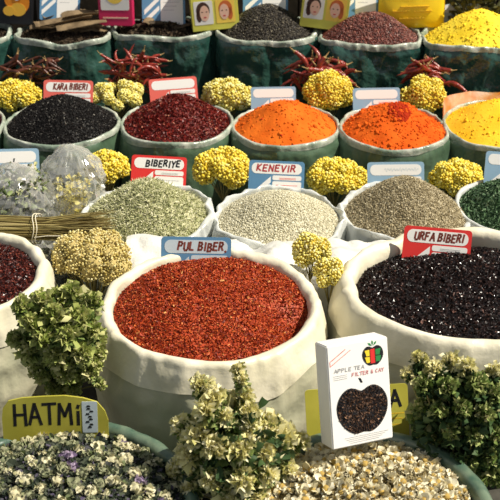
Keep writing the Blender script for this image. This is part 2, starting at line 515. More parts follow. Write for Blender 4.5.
def sack(label, px, py, hw, zr, z0, roll, mb_, mr_, seed, ryk=1.0, sq=2.0, wob=.005, bulge=.02, fold=.006, fk=7,
         taper=.94, group=None, flap=.012, rollw=.2, inner=.09, name='spice_sack', sag=0.0, shoulder=0.0, crump=None):
    p = on(px, py, zr)
    rx = hw * mpp(p)
    ry = rx * ryk
    root = empty(name, (p.x, p.y, z0), label, 'sack', group)
    ct, st = np.cos(TH), np.sin(TH)
    rad = (np.abs(ct) ** sq + np.abs(st) ** sq) ** (-1 / sq)
    rad = rad * (1 + .012 * pnoise(seed + 5, 2))
    e = np.stack([rx * ct * rad, ry * st * rad], -1)
    n = e / np.linalg.norm(e, axis=1)[:, None]
    zz = zr - z0 + wob * pnoise(seed, 3, 3) - sag * np.clip(-st, 0, 1) * np.exp(-(ct / .6) ** 2)
    rl = roll * (1 + rollw * pnoise(seed + 1, 4, 3))
    def crease(V, k, amp, sd):
        out = np.empty(len(V))
        for i, v in enumerate(V):
            q = Vector((v[0] * k, v[1] * k, v[2] * k * .55 + sd))
            out[i] = (1 - 2.2 * abs(noise.noise(q))) + .5 * (1 - 2.2 * abs(noise.noise(q * 2.2)))
        return amp * (out - .45)

    def push(row, amp, k=9):
        nn = np.column_stack([n, np.full(len(n), .5)])
        return row + nn * crease(row, k, amp, seed)[:, None]
    rows = []
    big_ = roll > .012
    crp = crump if crump is not None else (.0058 if big_ else .0035)
    kf = 12 if big_ else 15
    for dr, dz in ((-1.1, -inner), (-1.05, -inner * .6), (-1.02, -inner * .3)):
        rows.append(push(np.column_stack([e + n * ((dr - 1) * rl)[:, None], zz + dz - 1.25 * rl * 0]), crp * .6, kf))
    for a in np.linspace(180, 10, 11):
        c, s = math.cos(R(a)), math.sin(R(a))
        rows.append(push(np.column_stack([e + n * ((c - 1) * rl)[:, None], zz + (s * 1.25 - 1.25) * rl]), crp, kf))
    fl_ = flap * (1 + .42 * pnoise(seed + 4, 3))
    for q in (.2, .45, .7, 1.0):
        rows.append(push(np.column_stack([e + n * (shoulder * q ** .8 + .0006)[:, None] if hasattr(shoulder * q, '__len__') else e + n * (shoulder * q ** .8 + .0006),
                                          zz - 1.1 * rl - fl_ * q]), crp, kf))
    V = np.concatenate(rows)
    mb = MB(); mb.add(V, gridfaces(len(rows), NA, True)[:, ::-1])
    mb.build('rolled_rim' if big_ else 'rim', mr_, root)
    rows = []
    ns = 34
    ztop = zz - 1.1 * rl - flap * .45
    for i in range(ns + 1):
        s = i / ns
        z = ztop * (1 - s) + .002 * s
        qf = np.clip((zz - 1.1 * rl - z) / np.maximum(fl_, .004), 0, 1.6)
        blend = np.clip(qf - 1, 0, .6) / .6
        f = fold * blend * (sines(ct * fk, st * fk + .8 * s, seed + 11, 1.0, 3) + .5 * sines(ct * 3, st * 3 + s * 9, seed + 17, 1.5, 2))
        d = shoulder * np.minimum(qf, 1) ** .8 - .0025 * (1 - .5 * blend) + bulge * blend * math.sin(PI * min(1, s * 1.0 + .05)) + f
        k = 1 - (1 - taper) * np.clip(s - .15, 0, 1)
        if s > .9:
            k *= 1 - .5 * ((s - .9) / .1) ** 2 * .3
        row = np.column_stack([(e + n * d[:, None]) * k, z])
        rows.append(push(row, crp, kf) if s < .97 else row)
    V = np.concatenate(rows)
    mb = MB(); mb.add(V, gridfaces(len(rows), NA, True)[:, ::-1])
    mb.add(np.vstack([rows[-1], [[0, 0, .002]]]), fan(NA, True))
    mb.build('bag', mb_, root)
    ri = rx - 2 * roll
    return dict(root=root, x=p.x, y=p.y, rx=ri + .003, ry=ry - 2 * roll + .003, zr=zr, sq=sq)


def heap_fn(S, zc, H, kind, seed, namp, nfreq, k=.3, off=(0, 0), dent=None):
    def f(x, y):                                      # x, y relative to the sack's centre
        u, v = (x) / S['rx'], (y) / S['ry']
        r0 = np.sqrt(u * u + v * v)
        u2, v2 = u - off[0] * (1 - r0), v - off[1] * (1 - r0)
        r = np.clip(np.sqrt(u2 * u2 + v2 * v2), 0, 1.2)
        if kind == 'cone':
            h = (math.sqrt(1 + k * k) - np.sqrt(r * r + k * k)) / (math.sqrt(1 + k * k) - k)
        else:
            h = 1 - r ** 2
        e = np.clip((1 - r0) * 5, 0, 1)
        if dent:
            h = h - dent[3] / H * np.exp(-((u - dent[0]) ** 2 + (v - dent[1]) ** 2) / dent[2] ** 2)
        return zc + H * h + namp * sines(x, y, seed, nfreq, 3) * (.35 + .65 * e)
    return f


def heap(name, label, cat, S, zc, H, m, seed, kind='cone', namp=.003, nfreq=40, k=.3, grains=None, crumbs=None, off=(0, 0), smooth=True, dent=None):
    f = heap_fn(S, zc, H, kind, seed, namp, nfreq, k, off, dent)
    nr = 56
    sq = S['sq']
    ct, st = np.cos(TH), np.sin(TH)
    rad = (np.abs(ct) ** sq + np.abs(st) ** sq) ** (-1 / sq)
    rows = []
    for i in range(1, nr + 1):
        r = (i / nr)
        x, y = S['rx'] * r * ct * rad, S['ry'] * r * st * rad
        z = f(x, y)
        rows.append(np.column_stack([x + S['x'], y + S['y'], z]))
    mb = MB()
    mb.add(np.concatenate(rows), gridfaces(nr, NA, True))
    mb.add(np.vstack([rows[0], [[S['x'], S['y'], float(f(np.zeros(1), np.zeros(1))[0])]]]), fan(NA))
    r_ = np.random.default_rng(seed + 100)

    def spots(N):
        a = r_.uniform(0, 2 * PI, N)
        rr = np.sqrt(r_.uniform(0, 1, N))
        q = (np.abs(np.cos(a)) ** sq + np.abs(np.sin(a)) ** sq) ** (-1 / sq)
        x, y = S['rx'] * rr * np.cos(a) * q, S['ry'] * rr * np.sin(a) * q
        return x, y, f(x, y)
    for g in grains or ():
        T, N, size, jit, shape, lift, tilt = g
        x, y, z = spots(N)
        z = z + r_.uniform(-.2, 1, N) * lift
        sc = size * np.exp(r_.normal(0, jit, N))[:, None] * np.array(shape)[None]
        rot = rand_rot(N, r_) if tilt is None else yaw_tilt_rot(N, tilt, r_)
        mb.scatter(T, np.column_stack([x + S['x'], y + S['y'], z]), rot, sc)
    mats = [m]
    if crumbs:
        T, N, size, cm = crumbs
        mats.append(cm)
        x, y, z = spots(N)
        mb.scatter(T, np.column_stack([x + S['x'], y + S['y'], z]), rand_rot(N, r_), size * np.exp(r_.normal(0, .5, N))[:, None] * np.array([1, .8, .7]), 1)
    o = mb.build(name, mats, None, smooth)
    tag(o, label, cat, None, 'stuff')
    return f


# front row ------------------------------------------------------------------
big = 'large cream sacks of the front row'
fr = dict(flap=.072, shoulder=.016, group=big, rollw=.3, inner=.10, fold=.008, taper=.9)
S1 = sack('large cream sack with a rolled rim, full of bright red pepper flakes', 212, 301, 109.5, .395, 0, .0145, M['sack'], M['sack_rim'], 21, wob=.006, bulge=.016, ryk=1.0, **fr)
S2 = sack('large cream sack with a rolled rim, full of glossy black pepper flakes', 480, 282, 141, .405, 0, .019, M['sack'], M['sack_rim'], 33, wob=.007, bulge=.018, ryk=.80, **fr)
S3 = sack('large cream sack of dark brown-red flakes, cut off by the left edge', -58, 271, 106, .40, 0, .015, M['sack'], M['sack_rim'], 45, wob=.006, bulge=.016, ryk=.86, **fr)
heap('red_pepper_heap', 'heap of coarse bright red pepper flakes in the cream sack behind the apple tea box', 'spice', S1, .374, .058, M['pul'], 1,
     kind='dome', namp=.0075, nfreq=26, off=(-.18, .25), dent=(.84, -.25, .30, .045), grains=[(FLAKE, 34000, .0019, .35, (1, .8, .8), .003, None), (FLAKE, 5000, .0032, .3, (1, .6, .8), .004, None)], smooth=False)
heap('black_pepper_heap', 'heap of glossy black pepper flakes in the large right-hand cream sack', 'spice', S2, .366, .048, M['urfa'], 2,
     kind='dome', namp=.005, nfreq=26, grains=[(FLAKE, 26000, .0026, .35, (1, .75, .9), .004, None), (OCT, 7000, .0017, .3, (1, .7, .6), .004, None)], smooth=False)
heap('dark_flake_heap', 'dark brown-red flakes heaped in the sack at the left edge', 'spice', S3, .378, .03, M['darkred'], 3,
     kind='dome', namp=.005, nfreq=26, grains=[(FLAKE, 24000, .0026, .35, (1, .8, .8), .003, None)], smooth=False)

# low rolled bags at the very front -------------------------------------------
low = 'low green bags with rolled rims at the front'
S4 = sack('low dark green plastic bag with a rolled rim, holding the dried hatmi flowers', 58, 508, 142, .285, 0, .0175, M['green'], M['greenroll'], 51,
          wob=.006, bulge=.012, fold=.008, group=low, inner=.07, rollw=.25, crump=.002)
S5 = sack('low green plastic bag with a rolled rim, holding the chamomile heads', 368, 506, 130, .285, 0, .0195, M['green'], M['greenroll'], 57,
          wob=.006, bulge=.012, fold=.008, group=low, inner=.07, rollw=.25, crump=.002)
fH = heap('flower_litter', 'dark crumbled leaves and petals under the dried hatmi flower buds', 'dried flowers', S4, .262, .088, M['litter'], 4, kind='dome', namp=.006, nfreq=24,
          grains=[(leaf_T(.5, .3), 6500, .0066, .3, (1, 1, 1), .006, .6)], smooth=False)
fC = heap('flower_crumbs', 'crumbled petals and stalks under the chamomile heads', 'dried flowers', S5, .262, .062, M['chamolitter'], 5, kind='dome', namp=.006, nfreq=24,
          grains=[(FLAKE, 9000, .0034, .3, (1, .7, .8), .004, None)], smooth=False)

# third row ----------------------------------------------------------------------
r3 = 'pale clear bags of the row behind the large sacks'
z3 = .33
T1 = sack('pale clear plastic bag full of grey-green rosemary needles', 148, 213, 64.5, z3, 0, .007, M['clearbag'], M['clearlip'], 61, wob=.018, fold=.012, group=r3, inner=.06, rollw=.5, flap=.05, crump=.009, shoulder=.004)
T2 = sack('pale clear plastic bag full of cream hemp seed', 279, 217, 64.5, z3, 0, .007, M['clearbag'], M['clearlip'], 62, wob=.018, fold=.012, group=r3, inner=.06, rollw=.5, flap=.05, crump=.009, shoulder=.004)
T3 = sack('pale clear plastic bag full of brown-grey cumin-like seed', 405, 212, 64.5, z3, 0, .007, M['clearbag'], M['clearlip'], 63, wob=.018, fold=.012, group=r3, inner=.06, rollw=.5, flap=.05, crump=.009, shoulder=.004)
T4 = sack('clear-lipped green bag of dark green leaves, cut off by the right edge', 520, 206, 64.5, z3, 0, .007, M['green'], M['clearlip'], 64, wob=.01, fold=.01, group=r3, inner=.05, rollw=.3)
heap('rosemary_heap', 'mound of grey-green rosemary needles below the BIBERIYE sign', 'herb', T1, z3 - .012, .098, M['rosemary'], 11, k=.35, namp=.006, nfreq=30,
     grains=[(OCT, 13000, .0075, .3, (1, .17, .17), .006, None)], smooth=False)
heap('hemp_seed_heap', 'mound of small cream seeds below the KENEVIR sign', 'seed', T2, z3 - .012, .078, M['hemp'], 12, k=.45, namp=.003, nfreq=30,
     grains=[(ICO1, 12000, .0024, .18, (1, .85, .8), .002, None)])
heap('cumin_seed_heap', 'mound of brown-grey seeds behind the red URFA BIBERI sign', 'seed', T3, z3 - .012, .112, M['cumin'], 13, k=.35, namp=.004, nfreq=30,
     grains=[(OCT, 16000, .0040, .22, (1, .42, .42), .003, None)], smooth=False)
heap('green_leaf_heap', 'mound of dark green crushed leaves at the right edge', 'herb', T4, z3 - .012, .085, M['mint'], 14, k=.4, namp=.005, nfreq=30,
     grains=[(FLAKE, 15000, .0038, .3, (1, .7, .8), .005, None)], smooth=False)

# second row ---------------------------------------------------------------------
r2 = 'green plastic sacks of the second row from the back'
z2 = .34
U0 = sack('green plastic sack of dark red flakes at the left edge, mostly out of view', -53, 124, 57, z2, 0, .006, M['green'], M['lip'], 70, wob=.007, fold=.008, group=r2, inner=.05)
U1 = sack('green plastic sack full of tiny black seeds', 62, 122, 57.5, z2, 0, .006, M['green'], M['lip'], 71, wob=.007, fold=.008, group=r2, inner=.05)
U2 = sack('green plastic sack full of dark red paprika flakes', 177, 121, 56.5, z2, 0, .006, M['green'], M['lip'], 72, wob=.008, fold=.008, group=r2, inner=.05)
U3 = sack('green plastic sack full of plain orange powder', 286, 124, 54.5, z2, 0, .006, M['green'], M['lip'], 73, wob=.006, fold=.006, group=r2, inner=.05)
U4 = sack('green plastic sack full of orange-red powder with dark crumbs on top', 393, 127, 55, z2, 0, .006, M['green'], M['lip'], 74, wob=.006, fold=.006, group=r2, inner=.05)
U5 = sack('green plastic sack full of deep yellow turmeric at the right edge', 506, 123, 63, z2, 0, .006, M['green'], M['lip'], 75, wob=.008, fold=.006, group=r2, inner=.05)
ta = np.linspace(R(25), R(172), 60)
rows = []
for q in np.linspace(0, 1, 9):
    hh = .062 * q * (.75 + .35 * np.sin(ta * 2.3 + 1)) * np.sin((ta - R(25)) / R(147) * PI) ** .4
    k = 1.0 + .05 * q + .03 * q * np.sin(ta * 9 + q * 3)
    rows.append(np.column_stack([(U5['rx'] + .002) * np.cos(ta) * k, (U5['ry'] + .002) * np.sin(ta) * k, z2 - .02 + hh + .02 * q]))
b = MB(); b.add(np.concatenate(rows), gridfaces(9, 60, False)); b.build('raised_flap', M['stained'], U5['root'])['label'] = 'orange-stained raised plastic flap'
heap('dark_red_heap', 'sliver of dark red flakes at the left edge, beside the black seeds', 'spice', U0, z2 - .01, .07, M['paprika'], 20, k=.4, namp=.003, grains=[(FLAKE, 6000, .0030, .3, (1, .8, .8), .003, None)], smooth=False)
heap('black_seed_heap', 'mound of tiny matte black seeds below the faded red sign', 'seed', U1, z2 - .012, .092, M['blackseed'], 21, k=.55, namp=.004,
     grains=[(OCT, 15000, .0030, .25, (1, .7, .65), .003, None)], smooth=False)
heap('paprika_heap', 'mound of dark red paprika flakes between the black seeds and the orange powder', 'spice', U2, z2 - .012, .094, M['paprika'], 22, k=.4, namp=.004,
     grains=[(FLAKE, 16000, .0031, .3, (1, .8, .85), .003, None)], smooth=False)
heap('orange_powder_heap', 'smooth mound of plain orange powder beside the paprika flakes', 'spice', U3, z2 - .012, .087, M['orange'], 23, k=.4, namp=.0042, nfreq=45,
     crumbs=(ICO1, 60, .0022, M['powderlump']), grains=[(ICO1, 500, .0030, .4, (1, .9, .7), .0005, None)])
heap('orange_red_powder_heap', 'mound of orange-red powder with a dark red crumbly patch on top', 'spice', U4, z2 - .012, .090, M['orangered'], 24, k=.4, namp=.005, nfreq=45,
     crumbs=(ICO1, 80, .0024, M['powderlump']), grains=[(ICO1, 800, .0034, .4, (1, .9, .7), .0005, None)])
heap('turmeric_heap', 'mound of deep yellow turmeric powder at the right edge', 'spice', U5, z2 - .012, .082, M['turmeric'], 25, k=.45, namp=.003, nfreq=45,
     grains=[(ICO1, 500, .0028, .4, (1, .9, .7), .0005, None)])
# the dark crumbly scoop left on top of the orange-red mound
r_ = np.random.default_rng(77)
fU4 = heap_fn(U4, z2 - .012, .090, 'cone', 24, .005, 45, .4)
a_, q_ = r_.uniform(0, 2 * PI, 700), np.sqrt(r_.uniform(0, 1, 700))
x_, y_ = .012 + .034 * q_ * np.cos(a_), -.030 + .046 * q_ * np.sin(a_)
b = MB(); b.scatter(ICO1, np.column_stack([x_ + U4['x'], y_ + U4['y'], fU4(x_, y_) - .001]), rand_rot(700, r_), .0028 * np.exp(r_.normal(0, .35, 700)))
tag(b.build('powder_crumbs', mat('red_crumbs', (.36, .026, .006), .9, .1)), 'dark red crumbs lying on top of the orange-red powder', 'spice', None, 'stuff')

# back row ---------------------------------------------------------------------------
r1 = 'dark green plastic bags of the back row'
z1 = .46
kw = dict(ryk=.66, sq=3.2, fold=.012, fk=6, bulge=.012, taper=.96, group=r1, inner=.05, wob=.012, crump=.007)
B0 = sack('dark green plastic bag at the left edge with a white mark', -40, 31, 50, z1, .12, .006, M['teal'], M['lip'], 80, **kw)
B1 = sack('dark green plastic bag holding strips of bark', 64, 31, 47, z1, .12, .006, M['teal'], M['lip'], 81, **kw)
B2 = sack('dark green plastic bag of dark broken bark, behind the dried red chillies', 163, 26, 51, z1, .12, .007, M['teal'], M['lip'], 82, **kw)
B3 = sack('dark green plastic bag full of black peppercorns', 267, 28, 50.5, z1, .12, .007, M['teal'], M['lip'], 83, **kw)
B4 = sack('dark green plastic bag full of reddish brown berries', 370, 34, 50.5, z1, .12, .007, M['teal'], M['lip'], 84, **kw)
B5 = sack('dark green plastic bag full of bright yellow powder', 478, 36, 56, z1, .12, .006, M['teal'], M['lip'], 85, **kw)
heap('bark_crumbs', 'dark crumbs at the left edge of the back row below the orange-printed box', 'spice', B0, z1 - .02, .02, M['crumb'], 30, kind='dome', grains=[(FLAKE, 2500, .005, .3, (1, .6, .8), .004, None)], smooth=False)
heap('bark_crumbs', 'dark crumbs under the long strips of bark', 'spice', B1, z1 - .02, .03, M['crumb'], 31, kind='dome', grains=[(FLAKE, 3000, .006, .3, (1, .5, .8), .004, None)], smooth=False)
heap('bark_crumbs', 'dark broken bark in the bag behind the dried red chillies', 'spice', B2, z1 - .02, .03, M['crumb'], 32, kind='dome', grains=[(FLAKE, 3500, .007, .35, (1, .5, .8), .006, None)], smooth=False)
heap('peppercorn_heap', 'mound of black peppercorns between the two boxes with faces', 'spice', B3, z1 - .012, .095, M['pepper'], 33, k=.5, namp=.004,
     grains=[(ICO1, 9000, .0034, .15, (1, .95, .9), .003, None)])
heap('berry_heap', 'mound of reddish brown berries in front of the yellow plastic packet', 'spice', B4, z1 - .012, .088, M['allspice'], 34, k=.5, namp=.004,
     grains=[(ICO1, 8000, .0038, .2, (1, .85, .8), .003, None)])
heap('yellow_powder_heap', 'mound of bright yellow powder beside the yellow plastic packet', 'spice', B5, z1 - .012, .108, M['lemon'], 35, k=.4, namp=.005, nfreq=40,
     crumbs=(ICO1, 260, .0022, M['lemonlump']), grains=[(ICO1, 700, .003, .4, (1, .9, .7), .0005, None)])


# ------------------------------------------------------------------ signs
def frame_at(p, yaw, lean, roll):
    return Matrix.Rotation(R(yaw), 4, 'Z') @ Matrix.Rotation(R(-lean), 4, 'X') @ Matrix.Rotation(R(roll), 4, 'Y')


def sign(label, x0, y0, x1, hpx, Y, roll, lean, yaw, base, text, ink, tx=(.2, .93), stripes=2, pen=.027, name='price_sign', panel='white', extra=None, th=.11):
    p = at((x0 + x1) / 2, y0 + hpx / 2, Y)
    s = mpp(p)
    lean = lean + 14
    w = (x1 - x0) * s / math.cos(R(yaw))
    h = hpx * s / math.cos(dep_at(p) - R(lean))
    Rm = frame_at(p, yaw, lean, roll)
    root = empty(name, p - (Rm @ Vector((0, 0, h / 2))), label, 'sign', 'price signs stuck in the heaps', Rm)
    X = lambda u: (u - .5) * w
    t = .0016
    b = MB(); prism(b, rrect(-w / 2, 0, w / 2, h, .055 * w), -t, t); b.build('card', base, root, False)
    b = MB(); prism(b, rrect(X(.05), h - .235 * w, X(.95), h - .045 * w, .085 * w), -t - .0005, -t); b.build('header_panel', M[panel], root, False)
    b = MB(); prism(b, rrect(X(.43), h - .345 * w, X(.95), h - .26 * w, .03 * w), -t - .0005, -t)
    prism(b, rrect(X(.43), .02 * w, X(.95), h - .365 * w, .03 * w), -t - .0005, -t); b.build('price_panel', M[panel], root, False)
    zt = h - .26 * w
    b = MB()
    for q in range(stripes):
        o = q * .22 * w
        prism(b, [(X(.05), max(zt - .34 * w - o, .0)), (X(.40), zt - .02 * w - o), (X(.40), zt - .13 * w - o), (X(.05), max(zt - .46 * w - o, 0))], -t - .0005, -t)
    b.build('stripes', M[panel], root, False)
    b = MB()
    if text == '~':                                   # faded, no longer legible scrawl
        q_ = [(X(tx[0] + (tx[1] - tx[0]) * i / 30), h - .14 * w + .028 * w * math.sin(i * 2.4) * (1 + .4 * math.sin(i))) for i in range(31)]
        for (xa, za), (xb, zb) in zip(q_, q_[1:]):
            prism(b, [(xa, za), (xb, zb), (xb, zb + .012 * w), (xa, za + .012 * w)], -t - .0009, -t - .0005)
        b.build('lettering', ink, root, False)
    elif text:
        write(b, text, X(tx[0]), h - .05 * w - th * w - .03 * w, X(tx[1]), th * w, pen * w, -t - .0005, .15, 0, .12)
        b.build('lettering', ink, root, False)
    b = MB()
    for q in (.31, .33):
        prism(b, [(X(.55), h - q * w), (X(.85), h - q * w), (X(.85), h - (q - .008) * w), (X(.55), h - (q - .008) * w)], -t - .0008, -t - .0005)
    for q in range(3):
        zq = h - (.44 + .09 * q) * w
        if zq > .03 * w:
            prism(b, [(X(.5), zq), (X(.88 - .07 * q), zq), (X(.88 - .07 * q), zq + .01 * w), (X(.5), zq + .01 * w)], -t - .0008, -t - .0005)
    b.build('fine_print', M['greyink'] if ink is not M['redink'] else M['salmon'], root, False)
    return root


sign('red and white sign reading BIBERIYE in the rosemary needles', 131, 156, 186, 44, 2.845, 4, 14, 2, M['red'], 'BIBERIYE', M['ink'], (.26, .9))
sign('blue and white sign reading KENEVIR in the cream seeds', 248.5, 161, 304, 40, 2.835, 1, 14, -3, M['blue'], 'KENEVIR', M['redink'], (.14, .86))
sign('blue and white sign with faint writing behind the brown-grey seeds', 367.5, 162, 424, 40, 2.835, -2, 14, -3, M['paleblue'], '~', M['bluegrey'], (.3, .9), panel='white')
sign('pale blue sign cut off by the right edge, above the dark green leaves', 484.5, 153, 540, 44, 2.84, 3, 14, -4, M['paleblue'], '', M['ink'], panel='white')
sign('blue and white sign reading PUL BIBER in the bright red flakes', 161, 237, 231, 46, 2.325, 1, 10, 0, M['blue'], 'PUL BIBER.', M['brownink'], (.24, .94), panel='bluegrey')
sign('red sign reading URFA BIBERI in the glossy black flakes', 402.5, 228, 470, 48, 2.33, 3.5, 10, -3, M['red'], 'URFA BIBERI', M['brownink'], (.16, .9), panel='white')
sign('faded red sign with a scrawled word behind the black seed mound', 43.5, 80.5, 93, 40, 3.385, 1, 14, 0, M['salmon'], 'KARA BIBERI', M['brownink'], (.2, .9))
sign('faded red and white sign behind the paprika mound', 150.5, 78, 198, 42, 3.385, -2, 14, 6, M['salmon'], '', M['ink'])
sign('pale blue sign half buried behind the plain orange powder', 251, 87, 296, 38, 3.385, -1, 14, 0, M['paleblue'], '', M['redink'])
sign('pale blue sign half buried behind the orange-red powder', 353, 88, 400, 38, 3.385, -1, 14, 0, M['paleblue'], '', M['redink'])
sign('blue and white sign standing behind the clear bag of dried herbs', -20, 149, 39, 44, 2.93, 1, 14, 6, M['paleblue'], '', M['ink'])
sign('blue card with white stripes standing behind the strips of bark', 40, -22, 80, 42, 3.88, 2, 12, 0, M['blue'], '', M['ink'])
sign('blue and white card behind the dark broken bark', 142, -16, 185, 42, 3.88, -1, 12, 0, M['blue'], '', M['ink'])
sign('blue and white card behind the peppercorn mound', 243, -20, 288, 36, 3.885, 0, 12, 0, M['blue'], '', M['ink'])
sign('pale card behind the reddish berry mound', 338, -22, 378, 40, 3.885, 0, 12, 0, M['blue'], '', M['ink'])
sign('narrow white card showing between the yellow packet and yellow powder', 440, 4, 480, 34, 3.885, 1, 12, 0, M['bluegrey'], '', M['ink'])


# yellow HATMI card
def plain_card(name, label, x0, y0, x1, hpx, Y, roll, lean, yaw):
    p = at((x0 + x1) / 2, y0 + hpx / 2, Y)
    s = mpp(p)
    w = (x1 - x0) * s / math.cos(R(yaw))
    h = hpx * s / math.cos(dep_at(p) - R(lean))
    Rm = frame_at(p, yaw, lean, roll)
    root = empty(name, p - (Rm @ Vector((0, 0, h / 2))), label, 'sign', 'yellow name cards', Rm)
    return root, w, h


root, w, h = plain_card('name_card', 'yellow rounded card reading HATMi above the dried flower buds', 3, 396, 108, 50, 1.775, 1.5, 8, 3)
b = MB()
P = [(-.5, 0), (.5, 0), (.5, .22), (.47, .30), (.40, .375), (.27, .41), (.1, .43), (-.1, .425), (-.3, .415), (-.43, .39), (-.485, .33), (-.5, .25)]
kz = h / .43
prism(b, [(x * w, z * kz) for x, z in P], -.002, .002); b.build('card', M['olive'], root, False)
b = MB(); write(b, 'HATMi', -.38 * w, .19 * kz, .27 * w, .17 * kz, .030 * w, -.002, .0, 0, .05); b.build('lettering', M['ink'], root, False)
b = MB(); prism(b, rrect(.255 * w, .12 * kz, .40 * w, .38 * kz, .008 * w), -.0028, -.002); pic = b.build('picture_label', M['bluegrey'], root, False)
b = MB()
for k in range(9):
    x, z = .325 * w + .02 * w * math.sin(k * 2.3), .16 * kz + .022 * kz * k
    prism(b, [(x - .018 * w, z), (x + .02 * w, z + .004 * w), (x + .012 * w, z + .018 * w), (x - .012 * w, z + .02 * w)], -.0034, -.0028)
b.build('plant_print', M['ink'], pic, False)

root, w, h = plain_card('name_card', 'plain yellow card with a black letter A, behind the apple tea box', 306, 387, 409, 62, 1.835, -1.5, 24, 4)
b = MB(); prism(b, rrect(-w / 2, 0, w / 2, h, .035 * w), -.002, .002); b.build('card', M['olive'], root, False)
b = MB(); write(b, 'A', .325 * w, h - .215 * w, .45 * w, .155 * w, .030 * w, -.002, 0); b.build('lettering', M['ink'], root, False)
b = MB()
for q, zz in enumerate((.29, .34, .40)):
    prism(b, [(.33 * w, h - zz * w), (.46 * w - .02 * w * q, h - zz * w), (.46 * w - .02 * w * q, h - zz * w + .006 * w), (.33 * w, h - zz * w + .006 * w)], -.0024, -.002)
b.build('fine_print', M['yellowink'], root, False)

# ------------------------------------------------------------------ apple tea box
p0 = at(363.5, 444, 1.665)
s = mpp(p0)
Rm = frame_at(p0, 24, 22, 4.9)
root = empty('tea_box', p0, 'white apple tea box with an apple-shaped window, standing in the chamomile', 'box', None, Rm)
w, d = 68 * s, 27 * s
h = 105 * s
bm = bmesh.new()
bmesh.ops.create_cube(bm, size=1)
for v in bm.verts:
    v.co = Vector((v.co.x * w, v.co.y * d + d / 2, v.co.z * h + h / 2))
bmesh.ops.bevel(bm, geom=bm.edges[:], offset=.0022, segments=2, affect='EDGES')
me = bpy.data.meshes.new('carton'); bm.to_mesh(me); bm.free(); me.materials.append(M['cardwhite'])
o = bpy.data.objects.new('carton', me); C.objects.link(o); o.parent = root


def apple(cx, cz, k, n=48):
    P = []
    for i in range(n):
        t = 2 * PI * i / n
        r = 1 - .30 * math.exp(-((t - PI / 2) / .33) ** 2) - .12 * math.exp(-((t - 3 * PI / 2) / .28) ** 2) - .05 * math.sin(t) * 0
        x, z = r * math.cos(t) * (1.05 + .10 * math.sin(t)), r * math.sin(t) * .98
        P.append((cx + k * x, cz + k * z))
    return P


y = -.0006
b = MB(); prism(b, apple(.02 * w, .345 * h, .40 * w), y, .001); win = b.build('apple_window', M['ink'], root, False)
r_ = np.random.default_rng(3)
Q = np.array(apple(0, 0, .38 * w))
n = 1500
i_ = r_.integers(0, len(Q), n); q_ = np.sqrt(r_.uniform(0, 1, n))
pp = Q[i_] * q_[:, None]
b = MB(); b.scatter(FLAKE, np.column_stack([pp[:, 0] + .02 * w, np.full(n, y - .0006), pp[:, 1] + .345 * h]), rand_rot(n, r_), .0017 * np.exp(r_.normal(0, .3, n)))
t_ = b.build('tea_leaves', M['tea'], win, False); t_['kind'] = 'stuff'
b = MB(); prism(b, [(.015 * w, .60 * h), (.05 * w, .60 * h), (.02 * w, .645 * h), (-.02 * w, .65 * h)], y, .001); b.build('printed_stalk', M['ink'], root, False)
# striped apple emblem
ex, ez, ek = .24 * w, .845 * h, .165 * w
b = MB(); prism(b, apple(ex, ez, ek), y, .001); em = b.build('apple_emblem', M['ink'], root, False)
for u0, u1, m_ in ((-.80, -.34, 'pyellow'), (-.26, .18, 'red'), (.26, .80, 'pgreen')):
    b = MB()
    for (z0, z1) in ((-.62, -.12), (-.02, .55)) if m_ != 'red' else ((-.72, .62),):
        k0 = .82 if m_ != 'red' else 1
        prism(b, [(ex + ek * u0 * (k0 if u0 < -.5 else 1), ez + ek * z0), (ex + ek * u1 * (k0 if u1 > .5 else 1), ez + ek * z0), (ex + ek * u1, ez + ek * z1 * .95), (ex + ek * u0, ez + ek * z1 * .9)], y - .0006, y)
    b.build('emblem_stripe', M[m_], em, False)
b = MB()
for (dx, dz, a) in ((-.05, 1.0, 2.4), (.1, 1.02, .9), (.02, 1.05, 1.6)):
    lx, lz = ex + ek * dx, ez + ek * dz * .82
    c_, s_ = math.cos(a), math.sin(a)
    prism(b, [(lx, lz), (lx + ek * (.3 * c_ - .1 * s_), lz + ek * (.3 * s_ + .1 * c_)), (lx + ek * .55 * c_, lz + ek * .5 * s_), (lx + ek * (.3 * c_ + .1 * s_), lz + ek * (.3 * s_ - .1 * c_))], y, .001)
b.build('emblem_leaf', M['pgreen'], em, False)
b = MB(); write(b, 'APPLE TEA', -.40 * w, .735 * h, .10 * w, .052 * w, .009 * w, y, .1); b.build('lettering', M['greyink'], root, False)
b = MB(); write(b, 'FILTER & CAY', -.12 * w, .675 * h, .42 * w, .05 * w, .010 * w, y, .1)
b.build('red_lettering', M['palered'], root, False)
b = MB()
for q in range(3):
    zq = (.70 - .018 * q) * h
    prism(b, [(-.42 * w, zq), (-.20 * w, zq), (-.20 * w, zq + .006 * w), (-.42 * w, zq + .006 * w)], y, .001)
for q in range(4):
    zq = (.085 - .018 * q) * h
    prism(b, [((-.30 + .03 * q) * w, zq), ((.42 - .05 * q) * w, zq + .004 * h), ((.42 - .05 * q) * w, zq + .004 * h + .007 * w), ((-.30 + .03 * q) * w, zq + .007 * w)], y, .001)
b.build('fine_print', M['greyink'], root, False)
b = MB()
for (xa, za, xb, zb) in ((-.46, .80, -.12, .93), (-.43, .855, -.2, .945), (-.46, .80, -.46, .845), (-.46, .845, -.2, .945)):
    nx, nz = -(zb - za) * h, (xb - xa) * w
    L_ = math.hypot(nx, nz); nx, nz = nx / L_ * .004 * w, nz / L_ * .004 * w
    prism(b, [(xa * w - nx, za * h - nz), (xb * w - nx, zb * h - nz), (xb * w + nx, zb * h + nz), (xa * w + nx, za * h + nz)], y, .001)
b.build('slanted_stamp', M['salmon'], root, False)


